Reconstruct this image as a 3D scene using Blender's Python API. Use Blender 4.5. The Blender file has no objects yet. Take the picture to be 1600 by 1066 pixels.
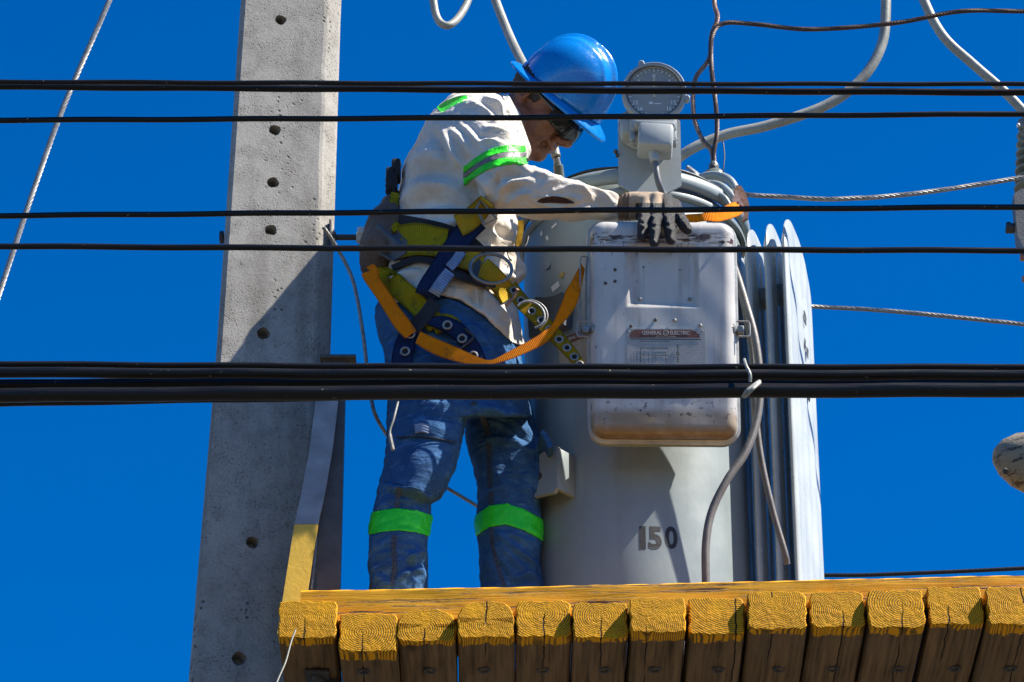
import bpy, bmesh, math, random
import numpy as np
from mathutils import Vector, Matrix
from mathutils.bvhtree import BVHTree
random.seed(7); rng = np.random.default_rng(7)
S = bpy.context.scene
COL = S.collection
# ------------------------------------------------------------------ camera
PITCH = math.radians(30.0); FOC = 5850.0
CAM = np.array([0.0, 0.0, 1.6])
cam = bpy.data.cameras.new('camera'); camo = bpy.data.objects.new('camera', cam); COL.objects.link(camo)
camo.location = CAM; camo.rotation_euler = (math.radians(90)+PITCH, 0, 0)
cam.sensor_width = 36; cam.lens = FOC/1600*36; cam.clip_end = 3000; cam.clip_start = 0.1
S.camera = camo
# ------------------------------------------------------------------ light
SE, SA = math.radians(52), math.radians(78)
SUN = Vector((math.cos(SE)*math.sin(SA), -math.cos(SE)*math.cos(SA), math.sin(SE)))
W = bpy.data.worlds.new('World'); S.world = W; W.use_nodes = True
nt = W.node_tree; nt.nodes.clear()
sky = nt.nodes.new('ShaderNodeTexSky'); sky.sky_type = 'NISHITA'; sky.sun_disc = False
sky.sun_elevation = SE; sky.sun_rotation = math.atan2(SUN.x, SUN.y)
sky.altitude = 1500; sky.air_density = 1.0; sky.dust_density = 0.0; sky.ozone_density = 4.0
hs = nt.nodes.new('ShaderNodeHueSaturation'); hs.inputs['Saturation'].default_value = 1.5
hs.inputs['Hue'].default_value = 0.509
bg = nt.nodes.new('ShaderNodeBackground'); bg.inputs['Strength'].default_value = 0.077
wo = nt.nodes.new('ShaderNodeOutputWorld')
nt.links.new(sky.outputs[0], hs.inputs['Color']); nt.links.new(hs.outputs[0], bg.inputs['Color']); nt.links.new(bg.outputs[0], wo.inputs[0])
sl = bpy.data.lights.new('sun', 'SUN'); sl.energy = 5.0; sl.angle = math.radians(0.5); sl.color = (1.0, 0.93, 0.82)
so = bpy.data.objects.new('sun', sl); COL.objects.link(so)
so.rotation_euler = SUN.to_track_quat('Z', 'Y').to_euler()
S.view_settings.view_transform = 'Standard'; S.view_settings.look = 'None'
S.view_settings.exposure = 1.15; S.view_settings.gamma = 1; S.view_settings.use_curve_mapping = False
# ------------------------------------------------------------------ maths
cp, sp = math.cos(PITCH), math.sin(PITCH)
def at(px, py, Y):
    "point of the place seen at that spot of the photograph, on the vertical plane at distance Y"
    a = (px-800)/FOC; b = (533-py)/FOC
    d = (a, cp-b*sp, sp+b*cp); t = Y/d[1]
    return Vector((d[0]*t, Y, CAM[2]+d[2]*t))
def proj(V):
    V = np.asarray(V, dtype=float)-CAM
    z = V[..., 1]*cp+V[..., 2]*sp; y = -V[..., 1]*sp+V[..., 2]*cp
    return 800+FOC*V[..., 0]/z, 533-FOC*y/z
def mpp(Y): return (Y/cp)/FOC          # metres per pixel
def _h(i, j, k, s):
    n = (i*374761393+j*668265263+k*2147483647+s*974634777) & 0x7fffffff
    n = ((n ^ (n >> 13))*1274126177) & 0x7fffffff
    return ((n ^ (n >> 16)) & 0xffff)/65535.0
def vnoise(P, sc, s=0):
    P = np.asarray(P)*sc; I = np.floor(P).astype(np.int64); F = P-I; F = F*F*(3-2*F)
    r = 0
    for a in (0, 1):
        for b in (0, 1):
            for c in (0, 1):
                w = (F[:, 0] if a else 1-F[:, 0])*(F[:, 1] if b else 1-F[:, 1])*(F[:, 2] if c else 1-F[:, 2])
                r = r+w*_h(I[:, 0]+a, I[:, 1]+b, I[:, 2]+c, s)
    return r*2-1
# ------------------------------------------------------------------ objects
def setp(o, label=None, cat=None, group=None, kind=None):
    if label: o['label'] = label
    if cat: o['category'] = cat
    if group: o['group'] = group
    if kind: o['kind'] = kind
    return o
def thing(name, label, cat, loc=(0, 0, 0), group=None, rz=0):
    o = bpy.data.objects.new(name, None); COL.objects.link(o); o.location = loc; o.rotation_euler = (0, 0, rz)
    o.empty_display_size = .1
    return setp(o, label, cat, group)
def rootof(o):
    v = Vector(o.location)
    p = o
    M = Matrix.Identity(4)
    while p:
        M = Matrix.LocRotScale(p.location, p.rotation_euler, None) @ M; p = p.parent
    return M
def mk(name, V, F, mat, parent=None, smooth=True, local=False, sharp=None, uv=None, mats=None, midx=None):
    me = bpy.data.meshes.new(name)
    me.from_pydata([tuple(v) for v in V] if not isinstance(V, np.ndarray) else V.tolist(), [], F if not isinstance(F, np.ndarray) else F.tolist())
    if parent is not None and not local: me.transform(rootof(parent).inverted())
    me.update()
    for m in (mats or [mat]): me.materials.append(m)
    if midx is not None: me.polygons.foreach_set('material_index', np.asarray(midx, dtype=np.int32))
    if uv is not None:
        ul = me.uv_layers.new(name='uv')
        idx = np.zeros(len(me.loops), dtype=np.int32); me.loops.foreach_get('vertex_index', idx)
        ul.data.foreach_set('uv', np.asarray(uv, dtype=np.float32)[idx].ravel())
    if smooth:
        me.polygons.foreach_set('use_smooth', [True]*len(me.polygons))
        if sharp is not None:
            bm = bmesh.new(); bm.from_mesh(me)
            for e in bm.edges:
                if len(e.link_faces) == 2 and e.calc_face_angle(0) > sharp: e.smooth = False
            bm.to_mesh(me); bm.free()
    o = bpy.data.objects.new(name, me); COL.objects.link(o)
    if parent is not None: o.parent = parent
    return o
class MB:
    def __init__(s): s.v = []; s.f = []
    def add(s, V, F):
        n = len(s.v); s.v += [tuple(v) for v in V]; s.f += [tuple(i+n for i in f) for f in F]; return s
    def box(s, c, d, R=None, bev=0.0):
        bm = bmesh.new(); bmesh.ops.create_cube(bm, size=1)
        for v in bm.verts: v.co = Vector((v.co.x*d[0], v.co.y*d[1], v.co.z*d[2]))
        if bev: bmesh.ops.bevel(bm, geom=list(bm.edges), offset=bev, segments=2, affect='EDGES', profile=.5)
        M = Matrix.Translation(Vector(c)) @ (R.to_4x4() if R else Matrix.Identity(4))
        bm.transform(M); s._bm(bm); return s
    def _bm(s, bm):
        bm.verts.index_update(); s.add([v.co[:] for v in bm.verts], [[v.index for v in f.verts] for f in bm.faces]); bm.free()
    def cyl(s, a, b, r, r2=None, n=20, bev=0.0):
        a = Vector(a); b = Vector(b); r2 = r if r2 is None else r2
        q = (b-a).to_track_quat('Z', 'Y').to_matrix(); L = (b-a).length
        prof = [(0, 0), (r-bev, 0), (r, bev), (r2, L-bev), (r2-bev, L), (0, L)] if bev else [(0, 0), (r, 0), (r2, L), (0, L)]
        return s.lathe(prof, a, q, n)
    def lathe(s, prof, o, q=None, n=32):
        o = Vector(o); q = q or Matrix.Identity(3); V = []; F = []; m = len(prof)
        for i in range(n):
            t = 2*math.pi*i/n
            for r, z in prof: V.append(o+q @ Vector((r*math.cos(t), r*math.sin(t), z)))
        for i in range(n):
            for j in range(m-1):
                a, b, c, d = i*m+j, ((i+1) % n)*m+j, ((i+1) % n)*m+j+1, i*m+j+1
                F.append((a, b, c, d))
        return s.add(V, F)
    def tube(s, pts, r, n=10, cap=True, ry=None, nrm=None):
        pts = [Vector(p) for p in pts]; N = len(pts); rr = r if hasattr(r, '__len__') else [r]*N
        T = [((pts[min(i+1, N-1)]-pts[max(i-1, 0)]).normalized()) for i in range(N)]
        u = Vector(nrm) if nrm else (Vector((0, -1, 0)) if abs(T[0].y) < .9 else Vector((1, 0, 0)))
        V = []; F = []
        for i in range(N):
            u = (u-T[i]*u.dot(T[i])).normalized(); w = T[i].cross(u)
            for k in range(n):
                t = 2*math.pi*k/n; V.append(pts[i]+u*(rr[i]*math.cos(t)*(ry or 1))+w*(rr[i]*math.sin(t)))
        for i in range(N-1):
            for k in range(n): F.append((i*n+k, i*n+(k+1) % n, (i+1)*n+(k+1) % n, (i+1)*n+k))
        if cap: F.append(tuple(range(n-1, -1, -1))); F.append(tuple((N-1)*n+k for k in range(n)))
        return s.add(V, F)
    def ball(s, c, r, n=16, m=10):
        rr = r if hasattr(r, '__len__') else (r, r, r)
        V = []; F = []
        for j in range(m+1):
            p = math.pi*j/m
            for i in range(n):
                t = 2*math.pi*i/n; V.append((c[0]+rr[0]*math.sin(p)*math.cos(t), c[1]+rr[1]*math.sin(p)*math.sin(t), c[2]-rr[2]*math.cos(p)))
        for j in range(m):
            for i in range(n): F.append((j*n+i, j*n+(i+1) % n, (j+1)*n+(i+1) % n, (j+1)*n+i))
        return s.add(V, F)
    def torus(s, c, R, r, q=None, n=28, m=10, a0=0, a1=2*math.pi):
        q = q or Matrix.Identity(3); full = abs(a1-a0-2*math.pi) < 1e-6
        RR = R if hasattr(R, '__len__') else (R, R)
        pts = [Vector(c)+q @ Vector((RR[0]*math.cos(a0+(a1-a0)*i/n), RR[1]*math.sin(a0+(a1-a0)*i/n), 0)) for i in range(n+(0 if full else 1))]
        if not full: return s.tube(pts, r, m)
        N = len(pts); V = []; F = []
        for i in range(N):
            T = (pts[(i+1) % N]-pts[i-1]).normalized(); w = q @ Vector((0, 0, 1)); u = T.cross(w)
            for k in range(m):
                t = 2*math.pi*k/m; V.append(pts[i]+u*(r*math.cos(t))+w*(r*math.sin(t)))
        for i in range(N):
            for k in range(m): F.append((i*m+k, ((i+1) % N)*m+k, ((i+1) % N)*m+(k+1) % m, i*m+(k+1) % m))
        return s.add(V, F)
    def poly(s, pts2, q, o, d):
        "extrude an outline (list of 2D) by d along q's third axis"
        o = Vector(o); n = len(pts2)
        V = [o+q @ Vector((x, y, 0)) for x, y in pts2]+[o+q @ Vector((x, y, d)) for x, y in pts2]
        F = [tuple(range(n-1, -1, -1)), tuple(range(n, 2*n))]+[(i, (i+1) % n, (i+1) % n+n, i+n) for i in range(n)]
        return s.add(V, F)
    def build(s, name, mat, parent=None, smooth=True, sharp=math.radians(38), local=False, fix=True):
        if fix:
            bm = bmesh.new(); vs = [bm.verts.new(v) for v in s.v]
            for f in s.f:
                g = []
                for i in f:
                    if vs[i] not in g: g.append(vs[i])
                if len(g) > 2:
                    try: bm.faces.new(g)
                    except ValueError: pass
            bmesh.ops.remove_doubles(bm, verts=bm.verts, dist=1e-5)
            bmesh.ops.recalc_face_normals(bm, faces=bm.faces)
            bm.verts.index_update(); V = [v.co[:] for v in bm.verts]; F = [[v.index for v in f.verts] for f in bm.faces]; bm.free()
        else: V, F = s.v, s.f
        return mk(name, V, F, mat, parent, smooth, local, sharp)
def spline(pts, k=8):
    "Catmull-Rom through the points"
    P = [np.array(p, dtype=float) for p in pts]; P = [2*P[0]-P[1]]+P+[2*P[-1]-P[-2]]; out = []
    for i in range(1, len(P)-2):
        for j in range(k):
            t = j/k; a, b, c, d = P[i-1], P[i], P[i+1], P[i+2]
            out.append(.5*((2*b)+(c-a)*t+(2*a-5*b+4*c-d)*t*t+(3*b-a-3*c+d)*t**3))
    out.append(P[-2]); return out
def pxpath(pts, k=8): return [at(*p) for p in spline(pts, k)]
def text(name, body, size, mat, parent, M, depth=.0006, bold=0.0, align='CENTER', sx=1.0):
    c = bpy.data.curves.new(name, 'FONT'); c.body = body; c.size = size; c.align_x = align; c.align_y = 'CENTER'
    c.extrude = depth/2; c.offset = bold; c.resolution_u = 4
    o = bpy.data.objects.new(name+'_tmp', c); COL.objects.link(o)
    dg = bpy.context.evaluated_depsgraph_get(); dg.update()
    me = bpy.data.meshes.new_from_object(o.evaluated_get(dg)); bpy.data.objects.remove(o)
    me.transform(M @ Matrix.Diagonal((sx, 1, 1, 1))); me.materials.clear(); me.materials.append(mat)
    ob = bpy.data.objects.new(name, me); COL.objects.link(ob); ob.parent = parent
    return ob
# ------------------------------------------------------------------ materials
class NT:
    def __init__(s, name, rough=.5, metal=0.0, spec=.5):
        m = bpy.data.materials.new(name); m.use_nodes = True; s.m = m; s.t = m.node_tree
        s.b = s.t.nodes['Principled BSDF']; s.b.inputs['Roughness'].default_value = rough; s.b.inputs['Metallic'].default_value = metal
        s.b.inputs['Specular IOR Level'].default_value = spec
        s.tc = s.t.nodes.new('ShaderNodeTexCoord')
    def n(s, ty, **kw):
        x = s.t.nodes.new(ty)
        for k, v in kw.items():
            if k.startswith('_'): setattr(x, k[1:], v)
            else: s.set(x.inputs[int(k[1:]) if k[0] == 'i' and k[1:].isdigit() else k.replace('0', ' ')], v)
        return x
    def set(s, inp, v):
        if isinstance(v, bpy.types.NodeSocket): s.t.links.new(v, inp)
        elif isinstance(v, bpy.types.Node): s.t.links.new(v.outputs[0], inp)
        elif isinstance(v, (tuple, list)) and len(v) == 3 and inp.type == 'RGBA': inp.default_value = (*v, 1)
        else: inp.default_value = v
    def obj(s, scale=(1, 1, 1), rot=(0, 0, 0), loc=(0, 0, 0), src='Object'):
        mp = s.t.nodes.new('ShaderNodeMapping'); s.t.links.new(s.tc.outputs[src], mp.inputs[0])
        mp.inputs['Scale'].default_value = scale; mp.inputs['Rotation'].default_value = rot; mp.inputs['Location'].default_value = loc
        return mp.outputs[0]
    def noise(s, vec, scale, detail=4, rough=.55, dist=0.0):
        x = s.t.nodes.new('ShaderNodeTexNoise'); s.t.links.new(vec, x.inputs['Vector']); x.inputs['Scale'].default_value = scale
        x.inputs['Detail'].default_value = detail; x.inputs['Roughness'].default_value = rough; x.inputs['Distortion'].default_value = dist
        return x.outputs[0]
    def vor(s, vec, scale, feat='F1', rnd=1.0):
        x = s.t.nodes.new('ShaderNodeTexVoronoi'); x.feature = feat; s.t.links.new(vec, x.inputs['Vector']); x.inputs['Scale'].default_value = scale
        x.inputs['Randomness'].default_value = rnd
        return x.outputs[0]
    def ramp(s, v, a, b, c0=0.0, c1=1.0):
        x = s.t.nodes.new('ShaderNodeMapRange'); x.clamp = True; s.t.links.new(v, x.inputs[0])
        x.inputs[1].default_value = a; x.inputs[2].default_value = b; x.inputs[3].default_value = c0; x.inputs[4].default_value = c1
        return x.outputs[0]
    def mix(s, f, a, b, mode='MIX'):
        x = s.t.nodes.new('ShaderNodeMix'); x.data_type = 'RGBA'; x.blend_type = mode
        s.set(x.inputs[0], f); s.set(x.inputs[6], a); s.set(x.inputs[7], b); return x.outputs[2]
    def math(s, op, a, b=0.0):
        x = s.t.nodes.new('ShaderNodeMath'); x.operation = op; s.set(x.inputs[0], a); s.set(x.inputs[1], b); return x.outputs[0]
    def sep(s, vec):
        x = s.t.nodes.new('ShaderNodeSeparateXYZ'); s.t.links.new(vec, x.inputs[0]); return x.outputs
    def band(s, v, a, b, soft):
        return s.math('MULTIPLY', s.ramp(v, a-soft, a+soft), s.ramp(v, b-soft, b+soft, 1.0, 0.0))
    def out(s, col, bump=None, bd=.002, rough=None, strength=1.0):
        s.set(s.b.inputs['Base Color'], col)
        if bump is not None:
            x = s.t.nodes.new('ShaderNodeBump'); s.set(x.inputs['Height'], bump); x.inputs['Distance'].default_value = bd; x.inputs['Strength'].default_value = strength
            s.t.links.new(x.outputs[0], s.b.inputs['Normal'])
        if rough is not None: s.set(s.b.inputs['Roughness'], rough)
        return s.m
def plain(name, col, rough=.5, metal=0.0, var=.15, sc=30, spec=.5, bd=.0006):
    t = NT(name, rough, metal, spec); o = t.obj(); n = t.noise(o, sc, 5); n2 = t.noise(o, sc*6, 3)
    f = t.ramp(n, .3, .7); c = t.mix(f, tuple(x*(1-var) for x in col), tuple(min(1, x*(1+var)) for x in col))
    return t.out(c, n2, bd, t.ramp(n2, .3, .7, max(0, rough-.08), min(1, rough+.08)))
# concrete of the pole
t = NT('concrete', .9, spec=.25); o = t.obj(); big = t.noise(o, 3.5, 6, .6); mid = t.noise(o, 18, 6, .65); fine = t.noise(o, 160, 4, .7)
pit = t.ramp(t.vor(o, 130), .05, .28); pm = t.ramp(t.noise(o, 9, 3), .45, .60); pits = t.math('MAXIMUM', pit, t.math('SUBTRACT', 1.0, pm))
pit2 = t.ramp(t.vor(o, 240), .08, .22); pits = t.math('MINIMUM', pits, pit2)
bub = t.ramp(t.vor(o, 62), .16, .30); bm_ = t.ramp(t.noise(t.obj((3, 3, 1)), 4.5, 4, .7), .57, .63); pits = t.math('MINIMUM', pits, t.math('MAXIMUM', bub, t.math('SUBTRACT', 1.0, bm_)))
c = t.mix(t.ramp(big, .3, .7), (.27, .25, .22), (.40, .38, .335)); c = t.mix(t.ramp(mid, .45, .75), c, (.18, .165, .14))
st = t.noise(t.obj((9, 9, .8)), 1.6, 5, .6); c = t.mix(t.ramp(st, .50, .68, 0, .65), c, (.15, .135, .115))
c = t.mix(t.ramp(fine, .3, .75, 0, .35), c, (.56, .54, .5)); c = t.mix(pits, (.10, .095, .085), c)
M_CONC = t.out(c, t.math('ADD', t.math('MULTIPLY', pits, .9), t.math('ADD', t.math('MULTIPLY', fine, .35), t.math('MULTIPLY', mid, .4))), .0018)
M_HOLE = plain('hole_concrete', (.22, .20, .17), .95, var=.3, sc=60)
# grey transformer paint
def paint(name, col, rough=.35, dirt=.35, sc=6):
    t = NT(name, rough); o = t.obj(); n = t.noise(o, sc, 6, .6); s_ = t.noise(t.obj((14, 14, 1.2)), 2.2, 6, .62); fn = t.noise(o, 210, 3)
    c = t.mix(t.ramp(n, .3, .7), tuple(x*.88 for x in col), tuple(min(1, x*1.1) for x in col))
    c = t.mix(t.ramp(s_, .5, .78, 0, dirt), c, (.13, .135, .125))
    sp_ = t.ramp(t.noise(o, 55, 4, .7), .70, .76); c = t.mix(sp_, c, (.13, .085, .05))
    return t.out(c, t.math('ADD', n, t.math('MULTIPLY', fn, .08)), .0012, t.ramp(n, .2, .8, rough-.08, rough+.2))
M_TANK = paint('grey_tank_paint', (.25, .295, .305), .33, .22)
M_FIN = paint('radiator_paint', (.46, .50, .49), .22, .12)
M_GAUGE = paint('gauge_paint', (.30, .325, .33), .42, .1)
M_PLATE = paint('plate_paint', (.34, .37, .37), .4, .1)
M_GASK = plain('dark_gasket', (.055, .055, .05), .6)
M_STEEL = plain('galvanised_steel', (.27, .27, .26), .5, .5, .25, 60)
M_DSTEEL = plain('dark_steel', (.055, .055, .058), .55, .4, .3, 40)
M_ANGLE = plain('weathered_angle_steel', (.085, .082, .078), .6, .3, .35, 14)
M_RUST = plain('rusty_steel', (.30, .17, .12), .8, .2, .4, 90)
M_BLACK = plain('black_rubber', (.008, .008, .009), .38, 0, .35, 25, .5)
M_DIAL = plain('dial_face', (.13, .15, .15), .5, 0, .15, 8)
M_WHITE = plain('white_print', (.8, .82, .8), .6)
M_NEEDLE = plain('needle', (.45, .40, .22), .5)
M_STENCIL = plain('stencil_black', (.03, .03, .03), .6, 0, .3, 80)
t = NT('dial_glass', .06); t.b.inputs['Alpha'].default_value = .10; M_GLASS = t.out((.95, .97, .97))
M_HOSE = plain('grey_hose', (.125, .115, .105), .5, 0, .2, 40)
M_TAN = plain('insulated_lead', (.27, .275, .24), .45, 0, .25, 18)
M_COPPER = plain('weathered_copper', (.24, .15, .11), .5, .35, .4, 80)
M_COPPERD = plain('dark_copper', (.060, .036, .030), .5, .3, .4, 80)
M_PORC = plain('grey_porcelain', (.13, .15, .13), .25, 0, .2, 40)
# box lid paint with chips (local x across, z up, y depth)
t = NT('box_paint', .30); o = t.obj(); xyz = t.sep(o); X, Y_, Z = xyz[0], xyz[1], xyz[2]
n = t.noise(o, 7, 6, .6); fn = t.noise(o, 60, 6, .7); vn = t.noise(t.obj((60, 60, 14)), 1.0, 6, .7); hn = t.noise(t.obj((16, 60, 70)), 1.0, 5, .7)
c = t.mix(t.ramp(n, .3, .7), (.44, .43, .41), (.55, .54, .515))
m = t.math('MULTIPLY', t.band(Z, .211, .237, .004), t.ramp(hn, .47, .53)); c = t.mix(m, c, (.06, .028, .016)); ch = m
m = t.math('MULTIPLY', t.band(Z, .183, .221, .008), t.ramp(vn, .57, .62)); c = t.mix(m, c, (.09, .045, .025)); ch = t.math('MAXIMUM', ch, m)
m = t.math('MULTIPLY', t.band(Z, -.279, -.212, .010), t.ramp(n, .25, .6, .35, .95)); c = t.mix(m, c, (.27, .19, .10))
m = t.math('MULTIPLY', t.ramp(Z, -.268, -.246, 1, 0), .85); c = t.mix(m, c, (.13, .085, .05))
m = t.math('MULTIPLY', t.band(Z, -.240, -.180, .02), t.ramp(fn, .57, .62)); c = t.mix(m, c, (.04, .03, .02)); ch = t.math('MAXIMUM', ch, m)
m = t.math('MULTIPLY', t.ramp(fn, .655, .70), 1.0); c = t.mix(m, c, (.07, .05, .035)); ch = t.math('MAXIMUM', ch, m)
m = t.math('MULTIPLY', t.band(X, -.082, -.062, .008), t.math('MULTIPLY', t.band(Z, .05, .21, .05), t.ramp(vn, .3, .7, .0, .8))); c = t.mix(m, c, (.30, .17, .09))
m = t.math('MULTIPLY', t.ramp(t.noise(t.obj((30, 30, 3)), 1.4, 5, .6), .50, .72), .55); c = t.mix(m, c, (.26, .235, .19))
M_BOX = t.out(c, t.math('SUBTRACT', t.math('MULTIPLY', n, .8), t.math('MULTIPLY', ch, .12)), .0012, t.ramp(n, .2, .8, .25, .5))
# wood
def timber_mat(name, cx, cz, seed, paintd=.03, tilt=0.0):
    t = NT(name, .75, spec=.15); o = t.obj(); X, Yy, Z = t.sep(o)[0:3]
    wob = t.noise(t.obj((1, .4, 1), loc=(seed, 0, 0)), 14, 3)
    dx = t.math('SUBTRACT', X, cx); dz = t.math('SUBTRACT', Z, cz)
    r = t.math('SQRT', t.math('ADD', t.math('MULTIPLY', dx, dx), t.math('MULTIPLY', t.math('MULTIPLY', dz, dz), 1.25)))
    r = t.math('ADD', r, t.math('MULTIPLY', wob, .004))
    fr = t.math('FRACT', t.math('MULTIPLY', r, 205+25*math.sin(seed*3)))
    ring = t.math('ABSOLUTE', t.math('SUBTRACT', fr, .5)); ring = t.ramp(ring, .12, .42)
    fn = t.noise(t.obj(loc=(seed, seed, 0)), 260, 3, .7); spk = t.noise(t.obj(loc=(seed*2, 0, 0)), 70, 4, .7)
    patch = t.noise(t.obj(loc=(0, 0, seed)), 16, 3)
    # radial checks
    ang = t.math('ARCTAN2', dx, dz); chk = t.math('ABSOLUTE', t.math('SUBTRACT', t.math('FRACT', t.math('ADD', t.math('MULTIPLY', ang, 1.1), t.math('MULTIPLY', wob, .8))), .5))
    chk = t.math('MULTIPLY', t.ramp(chk, .012, .03, 1, 0), t.ramp(spk, .42, .55))
    yel = t.mix(t.ramp(spk, .3, .7), (.84, .41, .004), (.70, .31, .004))
    grime = t.math('MULTIPLY', t.ramp(ring, .30, .75), t.ramp(patch, .28, .56, .35, 1.0)); grime = t.math('MULTIPLY', grime, t.ramp(fn, .3, .5, .65, 1))
    yel = t.mix(grime, yel, (.115, .075, .018)); sp0 = t.ramp(t.math('ABSOLUTE', t.math('SUBTRACT', dx, t.math('MULTIPLY', t.math('SUBTRACT', t.noise(t.obj((.01, .01, 1), loc=(seed, 0, 0)), 30, 4), .5), .02))), .0008, .0022, 1, 0)
    sp0 = t.math('MULTIPLY', sp0, t.ramp(t.math('MULTIPLY', dz, 1.0), -.02-.03*math.sin(seed), .0, 1, 0)); yel = t.mix(sp0, yel, (.02, .012, .006))
    # bare wood: long grain
    g = t.noise(t.obj((60, 2.2, 60), loc=(seed, 0, 0)), 1.3, 6, .65); kn = t.vor(t.obj((1, .5, 1), loc=(seed*1.7, seed, 0)), 5.5)
    wd = t.mix(t.ramp(g, .3, .72), (.27, .17, .085), (.022, .013, .006)); wd = t.mix(t.ramp(kn, .035, .11, .85, 0), wd, (.03, .015, .008))
    wd = t.mix(t.ramp(t.noise(t.obj((1, 1, 1), loc=(seed, 3, 0)), 6, 4), .4, .7, 0, .55), wd, (.19, .135, .08))
    spl = t.ramp(t.math('ABSOLUTE', t.math('SUBTRACT', dx, t.math('MULTIPLY', t.math('SUBTRACT', t.noise(t.obj((.01, 4, .01), loc=(seed, 0, 0)), 2.0, 4), .5), .022))), .0010, .0022, 1, 0)
    wd = t.mix(t.math('MULTIPLY', spl, t.ramp(t.noise(t.obj((.01, 1, .01), loc=(seed*3, 0, 0)), 3.0, 2), .42, .5)), wd, (.004, .003, .002))
    edge = t.math('ADD', paintd, t.math('ADD', t.math('MULTIPLY', t.math('SUBTRACT', spk, .5), .05), t.math('MULTIPLY', t.math('SUBTRACT', patch, .5), .04)))
    bare = t.ramp(t.math('SUBTRACT', Yy, edge), -.001, .002)
    c = t.mix(bare, yel, wd)
    isend = t.ramp(Yy, .004, .010, 1, 0)
    hb = t.math('MULTIPLY', t.math('SUBTRACT', t.math('MULTIPLY', spk, 1.6), t.math('ADD', t.math('MULTIPLY', ring, .10), t.math('MULTIPLY', sp0, 3.0))), isend)
    hg = t.math('MULTIPLY', g, .8)
    return t.out(c, t.math('ADD', t.math('ADD', hb, hg), t.math('MULTIPLY', fn, .45)), .0024, .72)
t = NT('yellow_painted_wood', .6, spec=.35); o = t.obj(); g = t.noise(t.obj((1.6, 40, 55)), 1.6, 7, .68, .6); cr = t.ramp(t.noise(t.obj((3.2, 60, 120)), 1.0, 5, .7), .57, .63)
sp2 = t.noise(o, 90, 4, .7)
c = t.mix(t.ramp(g, .35, .7), (.86, .42, .004), (.72, .32, .004)); c = t.mix(cr, c, (.13, .055, .01)); c = t.mix(t.ramp(sp2, .68, .74), c, (.16, .09, .02))
M_BEAM = t.out(c, t.math('SUBTRACT', g, t.math('MULTIPLY', cr, 1.5)), .0022)
M_YELM = plain('yellow_paint_steel', (.70, .44, .045), .5, 0, .1, 20)
# cloth
def cloth(name, cols, weave=900, bd=.0006, rough=.9, sheen=.1, stain=None):
    t = NT(name, rough, spec=.2); o = t.obj(); n = t.noise(o, 9, 5, .6); f = t.noise(o, weave, 2); w = t.noise(o, 45, 5, .6)
    c = t.mix(t.ramp(n, .3, .7), cols[0], cols[1])
    if stain: c = t.mix(t.ramp(t.noise(o, 5.5, 4, .6), .52, .72, 0, .7), c, stain)
    t.b.inputs['Sheen Weight'].default_value = sheen
    return t.out(c, t.math('ADD', t.math('MULTIPLY', f, .5), w), bd*2)
def wrinkle_cloth(t, o, sc, an):
    a = t.noise(t.obj(an, (0, .5, 0)), sc, 4, .5, .9); b = t.noise(t.obj(an, (0, -.7, .3), (3, 1, 2)), sc*1.9, 4, .5, .7)
    r = lambda v: t.ramp(t.math('ABSOLUTE', t.math('SUBTRACT', v, .5)), 0, .16, 1, 0)
    return t.math('ADD', t.math('MULTIPLY', r(a), .65), t.math('MULTIPLY', r(b), .35))
t = NT('cream_cotton', .9, spec=.2); o = t.obj(); n = t.noise(o, 9, 5, .6); f = t.noise(o, 700, 2)
c = t.mix(t.ramp(n, .3, .7), (.60, .55, .48), (.70, .66, .59)); c = t.mix(t.ramp(t.noise(o, 5.5, 4, .6), .50, .70, 0, .75), c, (.50, .42, .33))
M_SHIRT = t.out(c, t.math('ADD', t.math('MULTIPLY', f, .12), wrinkle_cloth(t, o, 9, (1, 1, 1.5))), .0034)
t = NT('denim', .88, spec=.2); o = t.obj(); n = t.noise(o, 7, 5, .62); w = t.noise(t.obj((1, 1, .35)), 420, 3, .7); fold = t.noise(t.obj((1, 1, 2.0)), 26, 5, .62)
c = t.mix(t.ramp(n, .32, .7), (.008, .042, .13), (.032, .125, .30)); c = t.mix(t.ramp(fold, .52, .72, 0, .55), c, (.09, .23, .42)); c = t.mix(t.ramp(w, .35, .7, 0, .25), c, (.10, .21, .36))  # lighter blue along the fold noise paints sunlit folds into the colour
M_DENIM = t.out(c, t.math('ADD', t.math('MULTIPLY', w, .2), t.math('ADD', t.math('MULTIPLY', fold, .4), wrinkle_cloth(t, o, 9, (.8, 1, 2.0)))), .0036)
M_SEAM = plain('seam_thread', (.055, .075, .11), .95, 0, .5, 220, 0)
def webbing(name, c0, c1, wear=None, rib=190):
    t = NT(name, .8, spec=.08); uv = t.obj(src='UV'); o = t.obj(); X, Y2, Z2 = t.sep(uv)[0:3]
    ri = t.math('ABSOLUTE', t.math('SUBTRACT', t.math('FRACT', t.math('MULTIPLY', Y2, rib)), .5)); n = t.noise(o, 40, 5, .65)
    ed = t.ramp(t.math('ABSOLUTE', X), .80, .88)
    c = t.mix(t.ramp(n, .32, .68), c0, c1); c = t.mix(t.math('MULTIPLY', t.ramp(ri, .28, .45), .6), c, tuple(x*.35 for x in c0)); c = t.mix(t.math('MULTIPLY', ed, .55), c, tuple(x*.3 for x in c0))
    if wear: c = t.mix(t.ramp(t.noise(o, 22, 5, .7), .55, .66, 0, .8), c, wear)
    return t.out(c, t.math('ADD', ri, t.math('MULTIPLY', n, .6)), .0022)
M_OLIVE = webbing('olive_webbing', (.31, .235, .008), (.41, .31, .010), (.10, .085, .02))
M_GOLD = webbing('gold_webbing', (.56, .36, .02), (.42, .26, .02), (.24, .18, .06), 210)
M_BELT = webbing('grommet_belt', (.44, .27, .010), (.32, .19, .010), (.10, .075, .015), 320)
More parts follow.
